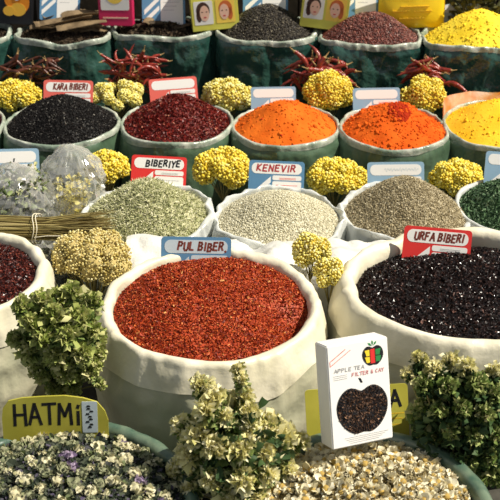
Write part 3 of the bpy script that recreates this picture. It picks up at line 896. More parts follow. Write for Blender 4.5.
# ------------------------------------------------------------------ packets and boxes at the back
def back_box(name, label, x0, y1, wpx, hpx, dpx, Y, yaw, lean, roll, m, cat='box'):
    p = at(x0 + wpx / 2, y1, Y)
    s = mpp(p)
    w, d = wpx * s, dpx * s
    h = hpx * s / math.cos(dep_at(p) - R(lean))
    Rm = frame_at(p, yaw, lean, roll)
    root = empty(name, p, label, cat, None, Rm)
    bm = bmesh.new()
    bmesh.ops.create_cube(bm, size=1)
    for v in bm.verts:
        v.co = Vector((v.co.x * w, v.co.y * d + d / 2, v.co.z * h + h / 2))
    bmesh.ops.bevel(bm, geom=bm.edges[:], offset=.002, segments=2, affect='EDGES')
    me = bpy.data.meshes.new('carton'); bm.to_mesh(me); bm.free(); me.materials.append(m)
    o = bpy.data.objects.new('carton', me); C.objects.link(o); o.parent = root
    return root, w, h


def ell(cx, cz, rx, rz, n=20):
    return [(cx + rx * math.cos(2 * PI * i / n), cz + rz * math.sin(2 * PI * i / n)) for i in range(n)]


def portrait(root, cx, cz, w, h, bg, hair, flip, lower=True):
    b = MB(); prism(b, rrect(cx - w / 2, cz - h / 2, cx + w / 2, cz + h / 2, .004), -.0008, .001); fr = b.build('portrait_panel', bg, root, False)
    f = -1 if flip else 1
    b = MB(); prism(b, ell(cx - .02 * w * f, cz + .10 * h, .36 * w, .36 * h), -.0012, -.0008)
    prism(b, ell(cx - .25 * w * f, cz - .12 * h, .14 * w, .26 * h), -.0012, -.0008); b.build('printed_hair', hair, fr, False)
    b = MB(); prism(b, ell(cx + .05 * w * f, cz - .02 * h, .25 * w, .33 * h), -.0016, -.0012); fc = b.build('printed_face', M['skin'], fr, False)
    b = MB()
    for ex in (-.07, .16):
        prism(b, ell(cx + ex * w * f, cz + .04 * h, .045 * w, .022 * h, 10), -.0020, -.0016)
    b.build('printed_eyes', M['hair'], fr, False)
    b = MB(); prism(b, ell(cx + .06 * w * f, cz - .19 * h, .08 * w, .028 * h, 10), -.0020, -.0016); b.build('printed_mouth', M['lips'], fr, False)


root, w, h = back_box('henna_box', 'yellow box printed with two faces, left of the peppercorns', 193, 30, 47, 52, 26, 3.79, 6, 6, -4, M['lime'])
portrait(root, -.24 * w, .34 * h, .40 * w, .44 * h, M['white'], M['hair'], False)
portrait(root, .22 * w, .34 * h, .40 * w, .44 * h, M['golden'], M['hair2'], True)
root, w, h = back_box('henna_box', 'tilted yellow box printed with rows of faces, right of the peppercorns', 299, 29, 47, 52, 26, 3.79, -4, 4, 6, M['lime'])
portrait(root, -.24 * w, .38 * h, .42 * w, .42 * h, M['white'], M['hair'], False)
portrait(root, .23 * w, .38 * h, .42 * w, .42 * h, M['golden'], M['hair2'], True)
portrait(root, -.22 * w, .82 * h, .42 * w, .34 * h, M['white'], M['hair2'], False)
portrait(root, .25 * w, .82 * h, .42 * w, .34 * h, M['white'], M['hair'], True)

root, w, h = back_box('fruit_box', 'black box printed with oranges at the top left', -14, 24, 46, 54, 40, 3.84, -4, 8, 1, M['black'])
b = MB(); prism(b, ell(.10 * w, .44 * h, .17 * w, .15 * h, 28), -.0014, .001)
prism(b, ell(.34 * w, .40 * h, .13 * w, .17 * h, 28), -.0014, .001); b.build('printed_orange', M['fruit'], root, False)
b = MB(); prism(b, ell(.22 * w, .27 * h, .17 * w, .12 * h, 28), -.0020, .001); b.build('printed_orange', M['fruit2'], root, False)
b = MB(); prism(b, ell(.02 * w, .24 * h, .13 * w, .09 * h, 28), -.0026, .001); b.build('printed_orange', M['fruit2'], root, False)
b = MB(); prism(b, ell(.20 * w, .52 * h, .08 * w, .09 * h, 28), -.0028, .001); b.build('printed_blossom', M['white'], root, False)

root, w, h = back_box('tea_packet', 'magenta and white packet standing between the two bark bags', 99, 26, 34, 48, 12, 3.80, -5, 8, -1, M['magenta'], 'packet')
b = MB(); prism(b, rrect(-.42 * w, .32 * h, .42 * w, .98 * h, .05 * w), -.001, .001); pn = b.build('label_panel', M['white'], root, False)
b = MB(); prism(b, ell(0, .62 * h, .26 * w, .17 * h), -.0016, -.001); b.build('printed_emblem', M['golden'], pn, False)
b = MB(); prism(b, rrect(-.38 * w, .15 * h, .38 * w, .18 * h, .002), -.001, .001); b.build('fine_print', M['skin'], root, False)

# yellow plastic packet (soft pillow shape)
p = at(411, 28, 3.84); s = mpp(p)
Rm = frame_at(p, 2, 8, -1)
root = empty('plastic_packet', p, 'bright yellow plastic packet standing behind the reddish berries', 'packet', None, Rm)
w, h = 66 * s, 52 * s
nu, nv = 24, 20
Vf, Vb = [], []
for j in range(nv):
    for i in range(nu):
        u, v = i / (nu - 1), j / (nv - 1)
        pil = (math.sin(PI * u) * math.sin(PI * v)) ** .45 * .022
        wr = .0025 * noise.noise(Vector((u * 5, v * 5, 1.3)))
        x = (u - .5) * w * (1 + .02 * noise.noise(Vector((v * 4, 2, 0))))
        Vf.append((x, -pil - wr, v * h)); Vb.append((x, pil + wr + .0005, v * h))
b = MB(); b.add(Vf, gridfaces(nv, nu, False)); b.add(Vb, gridfaces(nv, nu, False)[:, ::-1])
b.build('packet_body', M['yellowbag'], root)
b = MB()
for (za, xa, xb) in ((.42, -.18, .26), (.34, -.3, -.04), (.33, .02, .30), (.2, -.2, .2)):
    for q in range(7):
        x0 = (xa + (xb - xa) * q / 7) * w
        prism(b, [(x0, za * h), (x0 + (xb - xa) * w / 9, za * h), (x0 + (xb - xa) * w / 9, za * h + .016 * h), (x0, za * h + .016 * h)], -.0262, -.016)
b.build('printed_lines', M['yellowink'], root, False)


# ------------------------------------------------------------------ flower bunches
def bouquet(name, label, px, py, Y, rxp, rzp, zf, m, seed, n=15, fl=.0046, nf=150, group='yellow flower bunches', rc=.40, T=ICO1, jag=.03, ryk=.8, spread=1.0, lowcut=-.35):
    r_ = np.random.default_rng(seed)
    c = at(px, py, Y)
    s = mpp(c)
    rx, rz = rxp * s, rzp * s / math.cos(dep_at(c) * .6)
    ry = max(rx, rz) * ryk
    root = empty(name, (c.x, c.y, zf), label, 'flowers', group)
    cz = c.z - zf
    r0 = rc * min(rx, rz)
    D = fib_sphere(int(n * 1.45), r_, .10)
    D = D[D[:, 2] > lowcut]
    cs = []
    for d in D:
        rr = r0 * r_.uniform(.80, 1.22)
        k = np.array([rx - rr * .95, ry - rr * .95, rz - rr * .95])
        pc = d * k * r_.uniform(.90, 1.04) * spread + np.array([0, 0, cz])
        cs.append(pc)
        N = int(nf * (rr / r0) ** 2)
        dd = fib_sphere(N, r_, .07)
        rad = rr * r_.uniform(.92, 1.04 + jag, N)
        mb = MB()
        mb.scatter(T, pc + dd * rad[:, None], rand_rot(N, r_), fl * r_.uniform(.75, 1.25, (N, 1)) * np.array([[1, 1, .8]]), 0)
        mb.add(ICO2[0] * rr * .84 + pc, ICO2[1], 1)
        mb.build('flower_head', [m, M['strawcore'] if m == M['straw'] else M['ycore']], root)
    mb = MB()
    tie = np.array([0, 0, max(cz - rz * 1.7, .03)])
    for pc in cs:
        foot = np.array([r_.uniform(-.008, .008), r_.uniform(-.008, .008), .001])
        tube(mb, [pc, (pc * .35 + tie * .65), tie + (pc - tie) * .05, foot], .0015, 5)
    mb.build('stems', M['stem'], root)
    return root


bouquet('flower_bunch', 'pale yellow flower bunch at the left edge beside the black seeds', 17, 97, 3.50, 26, 18, 0, M['yflower'], 101, rc=.46)
bouquet('flower_bunch', 'loose ragged yellow flower bunch below the left-hand dried red chillies', 117, 96, 3.47, 27, 15, 0, M['ypale'], 102, n=13, rc=.40, spread=1.06)
bouquet('flower_bunch', 'pale yellow flower bunch between the paprika and the plain orange powder', 227, 96, 3.47, 27, 17, 0, M['ypale'], 103, rc=.46)
bouquet('flower_bunch', 'round bright yellow flower bunch between the two orange powder mounds', 328, 95, 3.46, 26, 24, 0, M['yflower'], 104, n=16, rc=.40)
bouquet('flower_bunch', 'yellow flower bunch in two lobes beside the turmeric', 424, 98, 3.46, 25, 21, 0, M['yflower'], 105, n=10, rc=.42, spread=1.05)
bouquet('flower_bunch', 'bright yellow flower bunch left of the BIBERIYE sign', 107, 168, 2.965, 23, 18, 0, M['yflower'], 106, rc=.46)
bouquet('flower_bunch', 'large bright yellow flower bunch between the BIBERIYE and KENEVIR signs', 223, 169, 2.96, 32, 21, 0, M['yflower'], 107, n=15, rc=.46)
bouquet('flower_bunch', 'wide yellow flower bunch right of the KENEVIR sign', 336, 178, 2.945, 31, 19, 0, M['yflower'], 108, n=15, rc=.46)
bouquet('flower_bunch', 'yellow flower bunch between the brown-grey seeds and the dark green leaves', 456, 178, 2.95, 27, 18, 0, M['yflower'], 109, rc=.46)
bouquet('flower_sprig', 'yellow flower sprig rising behind the rim of the red pepper sack', 311, 252, 2.34, 19, 19, 0, M['ypale'], 110, n=9, rc=.42, fl=.0034, nf=110, group='pale yellow sprigs by the red pepper sack', spread=1.1)
bouquet('flower_sprig', 'lower yellow flower sprig wedged between the two large cream sacks', 330, 276, 2.25, 19, 19, 0, M['ypale'], 111, n=9, rc=.42, fl=.0034, nf=110, group='pale yellow sprigs by the red pepper sack', spread=1.05)
bouquet('straw_bunch', 'bunch of straw-coloured dried flowers behind the left rim of the red pepper sack', 91, 260, 2.36, 41, 31, 0, M['straw'], 112, n=34, rc=.30, fl=.0030, nf=110, group=None, jag=.12, T=ICO1)


LEAFS = [leaf_T(.6, .35, .18, (.12, .36, .42), seed=1), leaf_T(1.0, .15, .22, (.12, .34, .44), seed=2), leaf_T(.3, .5, .24, (.12, .32, .34), seed=3)]


def bract_head(mb, pc, nrm, cr, L, r_):
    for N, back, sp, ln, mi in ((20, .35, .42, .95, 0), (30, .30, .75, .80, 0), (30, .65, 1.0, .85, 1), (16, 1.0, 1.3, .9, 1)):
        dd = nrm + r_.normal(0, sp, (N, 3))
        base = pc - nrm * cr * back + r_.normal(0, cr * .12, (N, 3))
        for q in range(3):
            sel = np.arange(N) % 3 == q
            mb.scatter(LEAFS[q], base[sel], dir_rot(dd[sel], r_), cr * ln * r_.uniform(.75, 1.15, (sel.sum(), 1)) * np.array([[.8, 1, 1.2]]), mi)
    N = 44
    dd = nrm + r_.normal(0, .6, (N, 3))
    dd /= np.linalg.norm(dd, axis=1)[:, None]
    mb.scatter(LEAFS[1], pc + dd * cr * r_.uniform(.25, .75, (N, 1)), dir_rot(dd + r_.normal(0, .7, (N, 3)), r_), L * r_.uniform(.55, 1.05, (N, 1)), 0)


def leafy(label, px, py, Y, rxp, rzp, m, seed, n, L, leaves, ryk=.75, lowcut=-.75, tips=(), dark=False, rcl=.26):
    r_ = np.random.default_rng(seed)
    c = at(px, py, Y)
    s = mpp(c)
    rx, rz = rxp * s, rzp * s / math.cos(dep_at(c) * .7)
    ry = min(rx, rz) * ryk
    root = empty('leafy_bunch', (c.x, c.y, 0), label, 'dried herbs', 'bunches of pale green dried bracts')
    cz = c.z
    K = np.array([rx, ry, rz])
    cl = rcl * min(rx, rz)
    spots = []
    for (qx, qy, qr, dy) in tips:                     # heads that stand out of the bunch
        P = at(qx, qy, Y + dy)
        spots.append((np.array([P.x - c.x, P.y - c.y, P.z]), qr * s, np.array([P.x - c.x, (P.y - c.y) - .03, P.z - c.z + .02])))
    D = fib_sphere(n, r_, .13)
    for d in D[(D[:, 2] > lowcut)]:
        if tips and d[1] < .15 and d[2] > -.3:
            continue
        spots.append((d * (K - cl * .8) * r_.uniform(.78, 1.05) + np.array([0, 0, cz]), cl * r_.uniform(.75, 1.2), d / K))
    cs = []
    for pc, cr, nrm in spots:
        cs.append(pc)
        mb = MB()
        nrm = nrm / np.linalg.norm(nrm)
        nrm = nrm + np.array([0, 0, .35])
        nrm /= np.linalg.norm(nrm)
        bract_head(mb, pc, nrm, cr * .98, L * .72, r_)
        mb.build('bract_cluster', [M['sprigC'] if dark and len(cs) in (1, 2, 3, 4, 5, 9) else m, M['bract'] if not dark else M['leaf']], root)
    mb = MB()
    N = leaves
    dd = fib_sphere(N, r_, .3)
    base = dd * K * r_.uniform(.35, .78, (N, 1)) + np.array([0, 0, cz])
    mb.scatter(LEAFS[0], base, dir_rot(dd + r_.normal(0, .5, (N, 3)), r_), L * 1.25 * r_.uniform(.7, 1.3, (N, 1)), 0)
    o = mb.build('leaves', M['leaf'], root)
    mb = MB()
    tie = np.array([0, 0, max(cz - rz * 1.25, .04)])
    for pc in cs:
        foot = np.array([r_.uniform(-.02, .02), r_.uniform(-.02, .02), .001])
        tube(mb, [pc, pc * .45 + tie * .55 + np.array([0, 0, .01]), tie + (pc - tie) * .06, foot], .0018, 5)
    mb.build('stems', M['stem'], root)
    return root


leafy('green bunch of dried bracts between the left sack and the red pepper sack', 60, 340, 1.93, 48, 54, M['sprigL'], 201, 46, .0125, 420,
      tips=[(22, 305, 11, -.02), (42, 300, 12, 0), (70, 293, 14, .02), (92, 302, 12, 0), (30, 322, 12, -.04), (55, 315, 13, -.03), (80, 318, 14, -.04), (16, 338, 10, -.03), (46, 338, 13, -.06),
            (68, 335, 13, -.07), (92, 330, 11, -.03), (28, 352, 12, -.05), (56, 356, 13, -.07), (82, 352, 13, -.06), (98, 352, 9, -.02), (40, 372, 12, -.05), (66, 374, 12, -.06), (88, 372, 10, -.04), (54, 388, 10, -.03), (74, 388, 9, -.03), (100, 384, 6, -.02)])
leafy('pale yellow-green bunch of dried bracts in front of the red pepper sack', 236, 452, 1.66, 66, 62, M['sprigC'], 202, 46, .0140, 420,
      tips=[(238, 370, 7, .03), (241, 380, 8, .02), (201, 384, 11, .02), (215, 396, 13, 0), (206, 410, 13, -.02), (182, 426, 12, 0), (243, 396, 11, .02), (248, 412, 12, 0), (225, 418, 10, -.02), (198, 436, 16, -.03),
            (214, 446, 15, -.05), (190, 458, 14, -.03), (248, 428, 14, -.01), (266, 430, 13, .01), (240, 450, 15, -.05), (262, 452, 14, -.03), (282, 450, 13, 0), (302, 441, 9, .02), (176, 470, 10, 0),
            (214, 480, 15, -.06), (242, 478, 15, -.07), (266, 476, 14, -.05), (288, 472, 12, -.02), (192, 490, 12, -.04), (228, 498, 13, -.07), (256, 498, 13, -.07), (280, 494, 11, -.04)])
leafy('dark green bunch of dried bracts with pale tips in front of the black pepper sack', 464, 430, 1.765, 62, 66, M['sprigR'], 203, 80, .0125, 900, dark=True,
      tips=[(408, 374, 7, .02), (419, 360, 10, .03), (436, 370, 12, 0), (450, 362, 11, .02), (466, 368, 12, 0), (424, 384, 10, -.02), (448, 386, 11, -.03), (478, 384, 12, -.02), (495, 372, 11, .02), (494, 394, 12, -.02),
            (424, 402, 9, 0), (438, 410, 10, -.04), (462, 408, 11, -.05), (484, 414, 11, -.05), (452, 430, 10, -.05), (474, 436, 10, -.06), (496, 434, 11, -.05), (488, 458, 10, -.06), (470, 462, 9, -.06), (440, 436, 9, -.02), (498, 478, 10, -.06)])


# ------------------------------------------------------------------ dried chillies
def chillies(label, px, py, Y, wpx, hpx, n, m, seed, Lpx=26):
    r_ = random.Random(seed)
    c = at(px, py, Y)
    s = mpp(c)
    root = empty('chilli_bunch', c, label, 'chillies', 'bunches of dried chillies')
    for i in range(n):
        x = r_.uniform(-.5, .5) * wpx * s * .75
        z = r_.uniform(-.4, .5) * hpx * s * (1 - abs(x) / (wpx * s))
        a = math.atan2(z - hpx * s * .15, x) + r_.uniform(-.8, .8) if r_.random() < .35 else r_.choice((-.3, -.7, -1.2, PI + .3, PI + .8, PI + 1.2, .4, 2.7)) + r_.uniform(-.35, .35)
        L = Lpx * s * r_.uniform(.75, 1.25)
        yy = r_.uniform(-.035, .03)
        d = Vector((math.cos(a), r_.uniform(-.35, .35), math.sin(a) * .7 - .15)).normalized()
        bend = Vector((r_.uniform(-1, 1), r_.uniform(-.6, .3), r_.uniform(-1.4, .7))) * L * .55
        st = Vector((x, yy, z)) - d * L * .45
        pts, rad = [], []
        for k in range(9):
            t = k / 8
            pts.append(st + d * L * t + bend * (t - .5) ** 2 * 2)
            rad.append(L * .082 * (math.sin(PI * min(.5, .22 + t * .6)) * (1 - t ** 3.2) + .06) * (1 + .15 * r_.uniform(-1, 1)))
        mb = MB(); tube(mb, pts, rad, 8)
        ch = mb.build('chilli', m, root)
        mb = MB()
        e = (pts[0] - pts[1]).normalized()
        tube(mb, [pts[0] - e * .001, pts[0] + e * L * .05, pts[0] + e * L * .2 + Vector((0, 0, .004))], [L * .06, L * .022, L * .014], 6)
        mb.build('stalk', M['stalk'], ch)
    mb = MB()
    for q in range(3):
        tube(mb, [(-.03 * (q - 1), .02, .0), (0, .03, -.05), (0, .03, -c.z + .001)], .002, 5)
    mb.build('stems', M['stem'], root)
    return root


chillies('bunch of thin dark brown dried chillies at the left, behind the yellow flowers', 32, 71, 3.56, 66, 38, 32, M['chillidark'], 1, 22)
chillies('bunch of dried red chillies behind the loose ragged yellow flowers', 131, 74, 3.55, 58, 50, 60, M['chilli'], 2, 22)
chillies('spread bunch of dried red chillies behind the round yellow flower bunch', 319, 73, 3.55, 76, 30, 36, M['chilli'], 3, 28)
chillies('small bunch of dried red chillies above the two-lobed yellow flower bunch', 432, 74, 3.55, 52, 28, 28, M['chilli'], 4, 24)


# ------------------------------------------------------------------ strips of bark
def bark(label, group, x0, y0, x1, y1, z, wpx, m, seed, twist=.5):
    r_ = random.Random(seed)
    A, B = on(x0, y0, z), on(x1, y1, z)
    B = Vector((B.x, A.y + (B.y - A.y) * 1.0, B.z + r_.uniform(-.005, .008)))
    s = mpp(A)
    d = (B - A); L = d.length; d.normalize()
    n = Vector((0, 0, 1)); side = d.cross(n).normalized(); up = side.cross(d)
    nu, nv = 14, 7
    w = wpx * s
    V = []
    for lay in (0, 1):
        for i in range(nu):
            u = i / (nu - 1)
            tw = twist * (u - .5)
            ww = w * (.55 + .45 * math.sin(PI * (.12 + .76 * u))) * (1 + .2 * noise.noise(Vector((u * 4, seed, 0))))
            for j in range(nv):
                v = (j / (nv - 1) - .5) * 2
                a = v * 1.1
                lx, lz = math.sin(a) * ww * .6, (1 - math.cos(a)) * ww * .55 * (1 if seed % 2 else -.6) - lay * .0022
                lx, lz = lx * math.cos(tw) - lz * math.sin(tw), lx * math.sin(tw) + lz * math.cos(tw)
                V.append((A + d * L * u + side * lx + up * (lz + .006 * math.sin(u * 3 + seed)))[:])
    k = nu * nv
    mb = MB(); mb.add(V[:k], gridfaces(nu, nv, False)); mb.add(V[k:], gridfaces(nu, nv, False)[:, ::-1])
    edge = [i * nv for i in range(nu)] + [(nu - 1) * nv + j for j in range(1, nv)] + [i * nv + nv - 1 for i in range(nu - 2, -1, -1)] + list(range(nv - 2, 0, -1))
    mb.add(V, [[edge[i], edge[(i + 1) % len(edge)], edge[(i + 1) % len(edge)] + k, edge[i] + k] for i in range(len(edge))])
    o = mb.build('bark_strip', m)
    return tag(o, label, 'bark', group)


for i, a in enumerate(((36, 30, 98, 17, .480, 9), (44, 24, 84, 14, .490, 7), (58, 27, 104, 22, .492, 8), (38, 33, 70, 31, .478, 7), (66, 33, 106, 28, .482, 8),
                       (50, 35, 102, 34, .474, 7), (72, 20, 100, 18, .497, 6), (30, 35, 54, 33, .472, 6), (80, 30, 106, 33, .478, 6), (60, 19, 88, 24, .500, 6), (34, 27, 80, 20, .498, 9), (40, 29, 92, 24, .506, 8), (56, 31, 106, 26, .502, 9), (62, 23, 104, 19, .512, 8))):
    bark('strip of dried bark lying in the second green bag of the back row', 'bark strips in the back-row bag', a[0], a[1] - 5, a[2], a[3] - 5, a[4], a[5] * 1.4, M['bark'], i)
for i, a in enumerate(((146, 30, 158, 15, .485, 9), (150, 31, 176, 27, .480, 7), (122, 31, 148, 29, .474, 6), (164, 27, 190, 24, .478, 6), (172, 32, 200, 30, .474, 6), (128, 25, 146, 27, .478, 5))):
    bark('dark piece of broken bark in the bag right of the magenta packet', 'dark bark pieces in the back-row bag', a[0], a[1] - 6, a[2], a[3] - 6, *a[4:], M['bark'] if i == 0 else M['barkdark'], i + 20)

# olive leaves behind the yellow powder
c = on(488, 20, .55); c.y = 3.88
root = empty('leaf_bunch', (c.x, c.y, .12), 'bunch of dark olive leaves behind the bright yellow powder', 'leaves')
r_ = np.random.default_rng(9)
mb = MB(); N = 260
dd = fib_sphere(N, r_, .3)
base = dd * np.array([.085, .05, .10]) * r_.uniform(.4, 1, (N, 1)) + np.array([0, 0, .39])
mb.scatter(LEAFS[0], base, dir_rot(dd + np.array([0, 0, .4]) + r_.normal(0, .4, (N, 3)), r_), .034 * r_.uniform(.7, 1.2, (N, 1)) * np.array([[.6, 1, .6]]), 0)
mb.build('leaves', M['bayleaf'], root)
mb = MB()
for q in range(9):
    a = q * .7
    tube(mb, [(.05 * math.cos(a), .03 * math.sin(a), .42), (.02 * math.cos(a), .01 * math.sin(a), .25), (.004 * math.cos(a), .004 * math.sin(a), .001)], .002, 5)
mb.build('stems', M['stem'], root)


# ------------------------------------------------------------------ clear bags of herbs at the left
def blob(rx, ry, z0, z1, seed, amp, sq=2.6, nr=70, na=110, top=.35, fr=1.0):
    rows = []
    t = np.linspace(0, 2 * PI, na, endpoint=False)
    for i in range(nr):
        s = i / (nr - 1)
        z = z0 + (z1 - z0) * s
        k = (1 - max(0, (s - (1 - top)) / top) ** 2.6 * .96) * (.9 + .1 * min(1, s * 6))
        row = []
        for a in t:
            c_, s_ = math.cos(a), math.sin(a)
            q = (abs(c_) ** sq + abs(s_) ** sq) ** (-1 / sq) * k
            x, y = rx * c_ * q, ry * s_ * q
            v = Vector((x * 26 * fr, y * 26 * fr, z * 26 * fr + seed))
            nn = 1 - 2 * abs(noise.noise(v)) + .6 * (1 - 2 * abs(noise.noise(v * 2.3)))
            f = 1 + amp * (nn - .4) * min(1, s * 3 + .2)
            row.append((x * f, y * f, z + amp * .3 * rx * noise.noise(v + Vector((9, 9, 9))) * min(1, s * 4)))
        rows += row
    return rows, nr, na


c = at(12, 185, 2.74)
rootA = empty('herb_bag', (c.x, c.y, .0), 'clear plastic bag of mixed dried herbs at the left edge, under the blue sign', 'bag', 'clear plastic bags of dried herbs')
V, nr, na = blob(.116, .105, .002, .445, 3, .10, fr=1.2, nr=46, na=80)
mb = MB(); mb.add(V, gridfaces(nr, na, True)); mb.build('film', M['film'], rootA, False)
r_ = np.random.default_rng(31)
mb = MB(); N = 5200
x, y, z = r_.uniform(-1, 1, N), r_.uniform(-1, 1, N), r_.uniform(.004, .405, N)
ok = (np.abs(x) ** 2.6 + np.abs(y) ** 2.6) < 1
x, y, z = x[ok], y[ok], z[ok]
mb.scatter(LEAFS[2], np.column_stack([x * .100 + c.x, y * .090 + c.y, z]), rand_rot(len(x), r_), .014 * r_.uniform(.5, 1.3, (len(x), 1)), 0)
tag(mb.build('dried_herbs', M['herbmix']), 'mixed green and lilac dried herbs seen through the clear plastic at the left', 'herb', None, 'stuff')
c = at(72, 183, 2.80)
rootB = empty('herb_bag', (c.x, c.y, .0), 'crumpled shiny clear plastic bag left of the rosemary needles', 'bag', 'clear plastic bags of dried herbs')
V, nr, na = blob(.078, .085, .002, .475, 8, .22, 2.6, 44, 70, .26, 1.2)
mb = MB(); mb.add(V, gridfaces(nr, na, True)); mb.build('film', M['film'], rootB, False)
mb = MB(); N = 1700
x, y, z = r_.uniform(-1, 1, N), r_.uniform(-1, 1, N), r_.uniform(.004, .36, N)
ok = (x ** 2 + y ** 2) < 1
x, y, z = x[ok], y[ok], z[ok]
mb.scatter(LEAFS[2], np.column_stack([x * .050 + c.x, y * .056 + c.y, z]), rand_rot(len(x), r_), .012 * r_.uniform(.5, 1.3, (len(x), 1)), 0)
tag(mb.build('dried_herbs', M['ypale']), 'pale yellow dried flowers inside the crumpled clear bag', 'herb', None, 'stuff')

# bundle of thin stalks lying across
A, B = at(-30, 226, 2.50), at(116, 231, 2.50)
root = empty('stalk_bundle', ((A.x + B.x) / 2, 2.50, (A.z + B.z) / 2), 'bundle of thin brown dried stalks tied with string, lying at the left', 'dried herbs')
mb = MB(); r2_ = random.Random(4)
L = (B.x - A.x)
for k in range(230):
    a, q = r2_.uniform(0, 2 * PI), math.sqrt(r2_.random())
    oy, oz = .040 * q * math.cos(a), .034 * q * math.sin(a)
    x0, x1 = -L / 2 + r2_.uniform(-.02, .04), L / 2 - r2_.uniform(0, .07)
    tube(mb, [(x0, oy * 1.1, oz * 1.1), (x0 * .4 + x1 * .6, oy * .75 + r2_.uniform(-.006, .006), oz * .75 + r2_.uniform(-.006, .006)),
              (x1, oy * 1.3 + r2_.uniform(-.02, .02), oz * 1.2 + r2_.uniform(-.015, .012))], [.0017, .0014, .0008], 4)
o = mb.build('stalks', M['twig'], root); o['kind'] = 'stuff'
mb = MB()
for xx in (-.02, -.012):
    tube(mb, [(xx + .004 * math.sin(a * 3), .043 * math.cos(a), .038 * math.sin(a)) for a in np.linspace(0, 2 * PI, 25)], .0013, 5)
tube(mb, [(-.016, -.044, -.002), (.02, -.05, .006), (.06, -.047, .004), (.10, -.046, -.004)], .0011, 5)
mb.build('string', M['string'], root)

# crumpled white plastic over the ledge
nu, nv = 150, 26
V = []
for j in range(nv):
    v = j / (nv - 1)
    for i in range(nu):
        u = i / (nu - 1)
        x = -.32 + u * 1.32
        w = 2 * abs(noise.noise(Vector((x * 7, v * 1.6, 4.1)))) + abs(noise.noise(Vector((x * 16, v * 3, 2.2))))
        if v < .3:
            yv, zv = 2.372 - .004, .322 - (.3 - v) * .5
        else:
            yv, zv = 2.372 + (v - .3) * .19, .324
        V.append((x, yv - (.010 * w if v < .3 else 0), zv + (.022 * w if v >= .3 else 0)))
mb = MB(); mb.add(V, gridfaces(nv, nu, False))
tag(mb.build('plastic_sheet', M['sheet']), 'crumpled white plastic sheet between the large cream sacks and the seed bags', 'plastic sheet')


# ------------------------------------------------------------------ dried flower heads lying in the front bags
def bud_mesh(name, kind, seed):
    r_ = np.random.default_rng(seed)
    mb = MB()
    L = leaf_T(.8, .25, .15, (.45, .7, .5), seed)
    if kind in ('cream', 'lilac', 'grey'):
        N = 26
        d = fib_sphere(N, r_, .1)
        d = d[d[:, 2] > -.5]
        side = np.cross(d, np.array([0, 0, 1.0])) + r_.normal(0, .4, d.shape)
        up = np.array([0, 0, 1.0]) * .9 + side * .5 + d * .45
        mb.scatter(L, d * .62 * np.array([1, 1, .8]), dir_rot(up, r_), .48 * r_.uniform(.8, 1.2, (len(d), 1)), 0)
        mb.add(ICO2[0] * .70 * (1 + .10 * r_.normal(size=(len(ICO2[0]), 1))), ICO2[1], 0)
        N = 9
        a = np.linspace(0, 2 * PI, N, endpoint=False)
        dd = np.column_stack([np.cos(a), np.sin(a), np.full(N, .35)])
        mb.scatter(leaf_T(.4, -.3, .1, (.4, .5, .25), seed + 1), np.column_stack([np.zeros(N), np.zeros(N), np.full(N, -.55)]), dir_rot(dd + r_.normal(0, .15, dd.shape), r_), np.full((N, 1), 1.0), 1)
    else:
        N = 15
        a = np.linspace(0, 2 * PI, N, endpoint=False)
        dd = np.column_stack([np.cos(a), np.sin(a), r_.uniform(-.6, .5, N)])
        mb.scatter(L, np.column_stack([.25 * np.cos(a), .25 * np.sin(a), np.zeros(N)]), dir_rot(dd, r_), .85 * r_.uniform(.7, 1.2, (N, 1)), 0)
        mb.add(ICO2[0] * np.array([.55, .55, .5]) * (1 + .08 * r_.normal(size=(len(ICO2[0]), 1))) + np.array([0, 0, .15]), ICO2[1], 1)
    col = {'cream': [M['cream'], M['calyx']], 'grey': [M['greybud'], M['calyx']], 'lilac': [M['lilac'], M['calyx']], 'chamo': [M['chamo'], M['chamoeye']]}[kind]
    return mb.mesh(name, col, True)


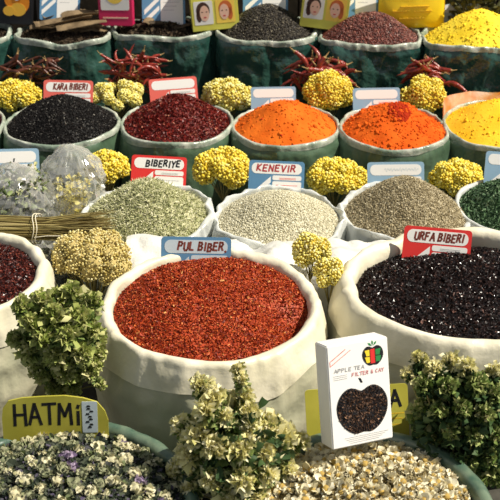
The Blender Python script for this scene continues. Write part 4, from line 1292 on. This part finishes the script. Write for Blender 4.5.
def strew(S, f, meshes, count, rmin, size, seed, window, name):
    r_ = random.Random(seed)
    pts = []
    tries = 0
    while len(pts) < count and tries < 60000:
        tries += 1
        a, q = r_.uniform(0, 2 * PI), math.sqrt(r_.random()) * .97
        x, y = S['rx'] * q * math.cos(a), S['ry'] * q * math.sin(a)
        P = Vector((x + S['x'], y + S['y'], float(f(np.array([x]), np.array([y]))[0])))
        v = P - CAM
        dz = v.dot(FWD)
        sx, sy = 250 + F * v.x / dz, 250 - F * v.dot(UP) / dz
        if not (window[0] < sx < window[2] and window[1] < sy < window[3]):
            continue
        if any((P - o).length < rmin for o in pts):
            continue
        pts.append(P)
        me, lab, grp = r_.choices(meshes, [m_[3] for m_ in meshes])[0][:3]
        o = bpy.data.objects.new(name, me)
        C.objects.link(o)
        sc = size * r_.uniform(.75, 1.25)
        o.location = P + Vector((0, 0, sc * .35))
        o.rotation_euler = (r_.gauss(0, .7), r_.gauss(0, .7), r_.uniform(0, 6.28))
        o.scale = (sc, sc, sc * r_.uniform(.8, 1.1))
        tag(o, lab, 'flower', grp)
    return len(pts)


hm = []
for kind, wt, lab in (('cream', .44, 'cream dried flower bud in the heap below the HATMi card'), ('grey', .48, 'grey-green dried flower bud in the heap below the HATMi card'),
                      ('lilac', .10, 'lilac dried flower bud in the heap below the HATMi card')):
    for q in range(3):
        hm.append((bud_mesh('dried_bud', kind, 300 + q + len(kind) * 10), lab, lab.split(' in')[0].replace('bud', 'buds') + ' of the hatmi heap', wt / 3))
nH = strew(S4, fH, hm, 125, .0205, .0132, 5, (-22, 395, 205, 520), 'dried_flower_bud')
cm = [(bud_mesh('chamomile', 'chamo', 400 + q), 'small dried chamomile head in the heap in front of the apple tea box', 'dried chamomile heads in the front bag', .25) for q in range(4)]
nC = strew(S5, fC, cm, 200, .0140, .0116, 6, (262, 425, 500, 512), 'chamomile_head')


# ------------------------------------------------------------------ light and camera
sun = bpy.data.lights.new('sun', 'SUN')
sun.energy = 6.2
sun.angle = R(.6)
sun.color = (1, .93, .80)
so = bpy.data.objects.new('sun', sun); C.objects.link(so)
so.rotation_euler = (Vector((-.60, .02, -.80))).to_track_quat('-Z', 'Y').to_euler()
so.location = (2, -1, 4)
w = bpy.data.worlds.new('sky'); SC.world = w
w.use_nodes = True
bg = w.node_tree.nodes['Background']
bg.inputs[0].default_value = (.84, .91, 1, 1)
bg.inputs[1].default_value = .33

cam = bpy.data.cameras.new('camera')
cam.sensor_width = 36
cam.lens = 36 * F / 500
co = bpy.data.objects.new('camera', cam); C.objects.link(co)
co.location = CAM
co.rotation_euler = (PI / 2 - PITCH, 0, 0)
cam.dof.use_dof = True
cam.dof.focus_distance = 2.55
cam.dof.aperture_fstop = 10
SC.camera = co
SC.view_settings.view_transform = 'Standard'
SC.view_settings.look = 'None'
SC.view_settings.gamma = 1
SC.view_settings.exposure = 0.10
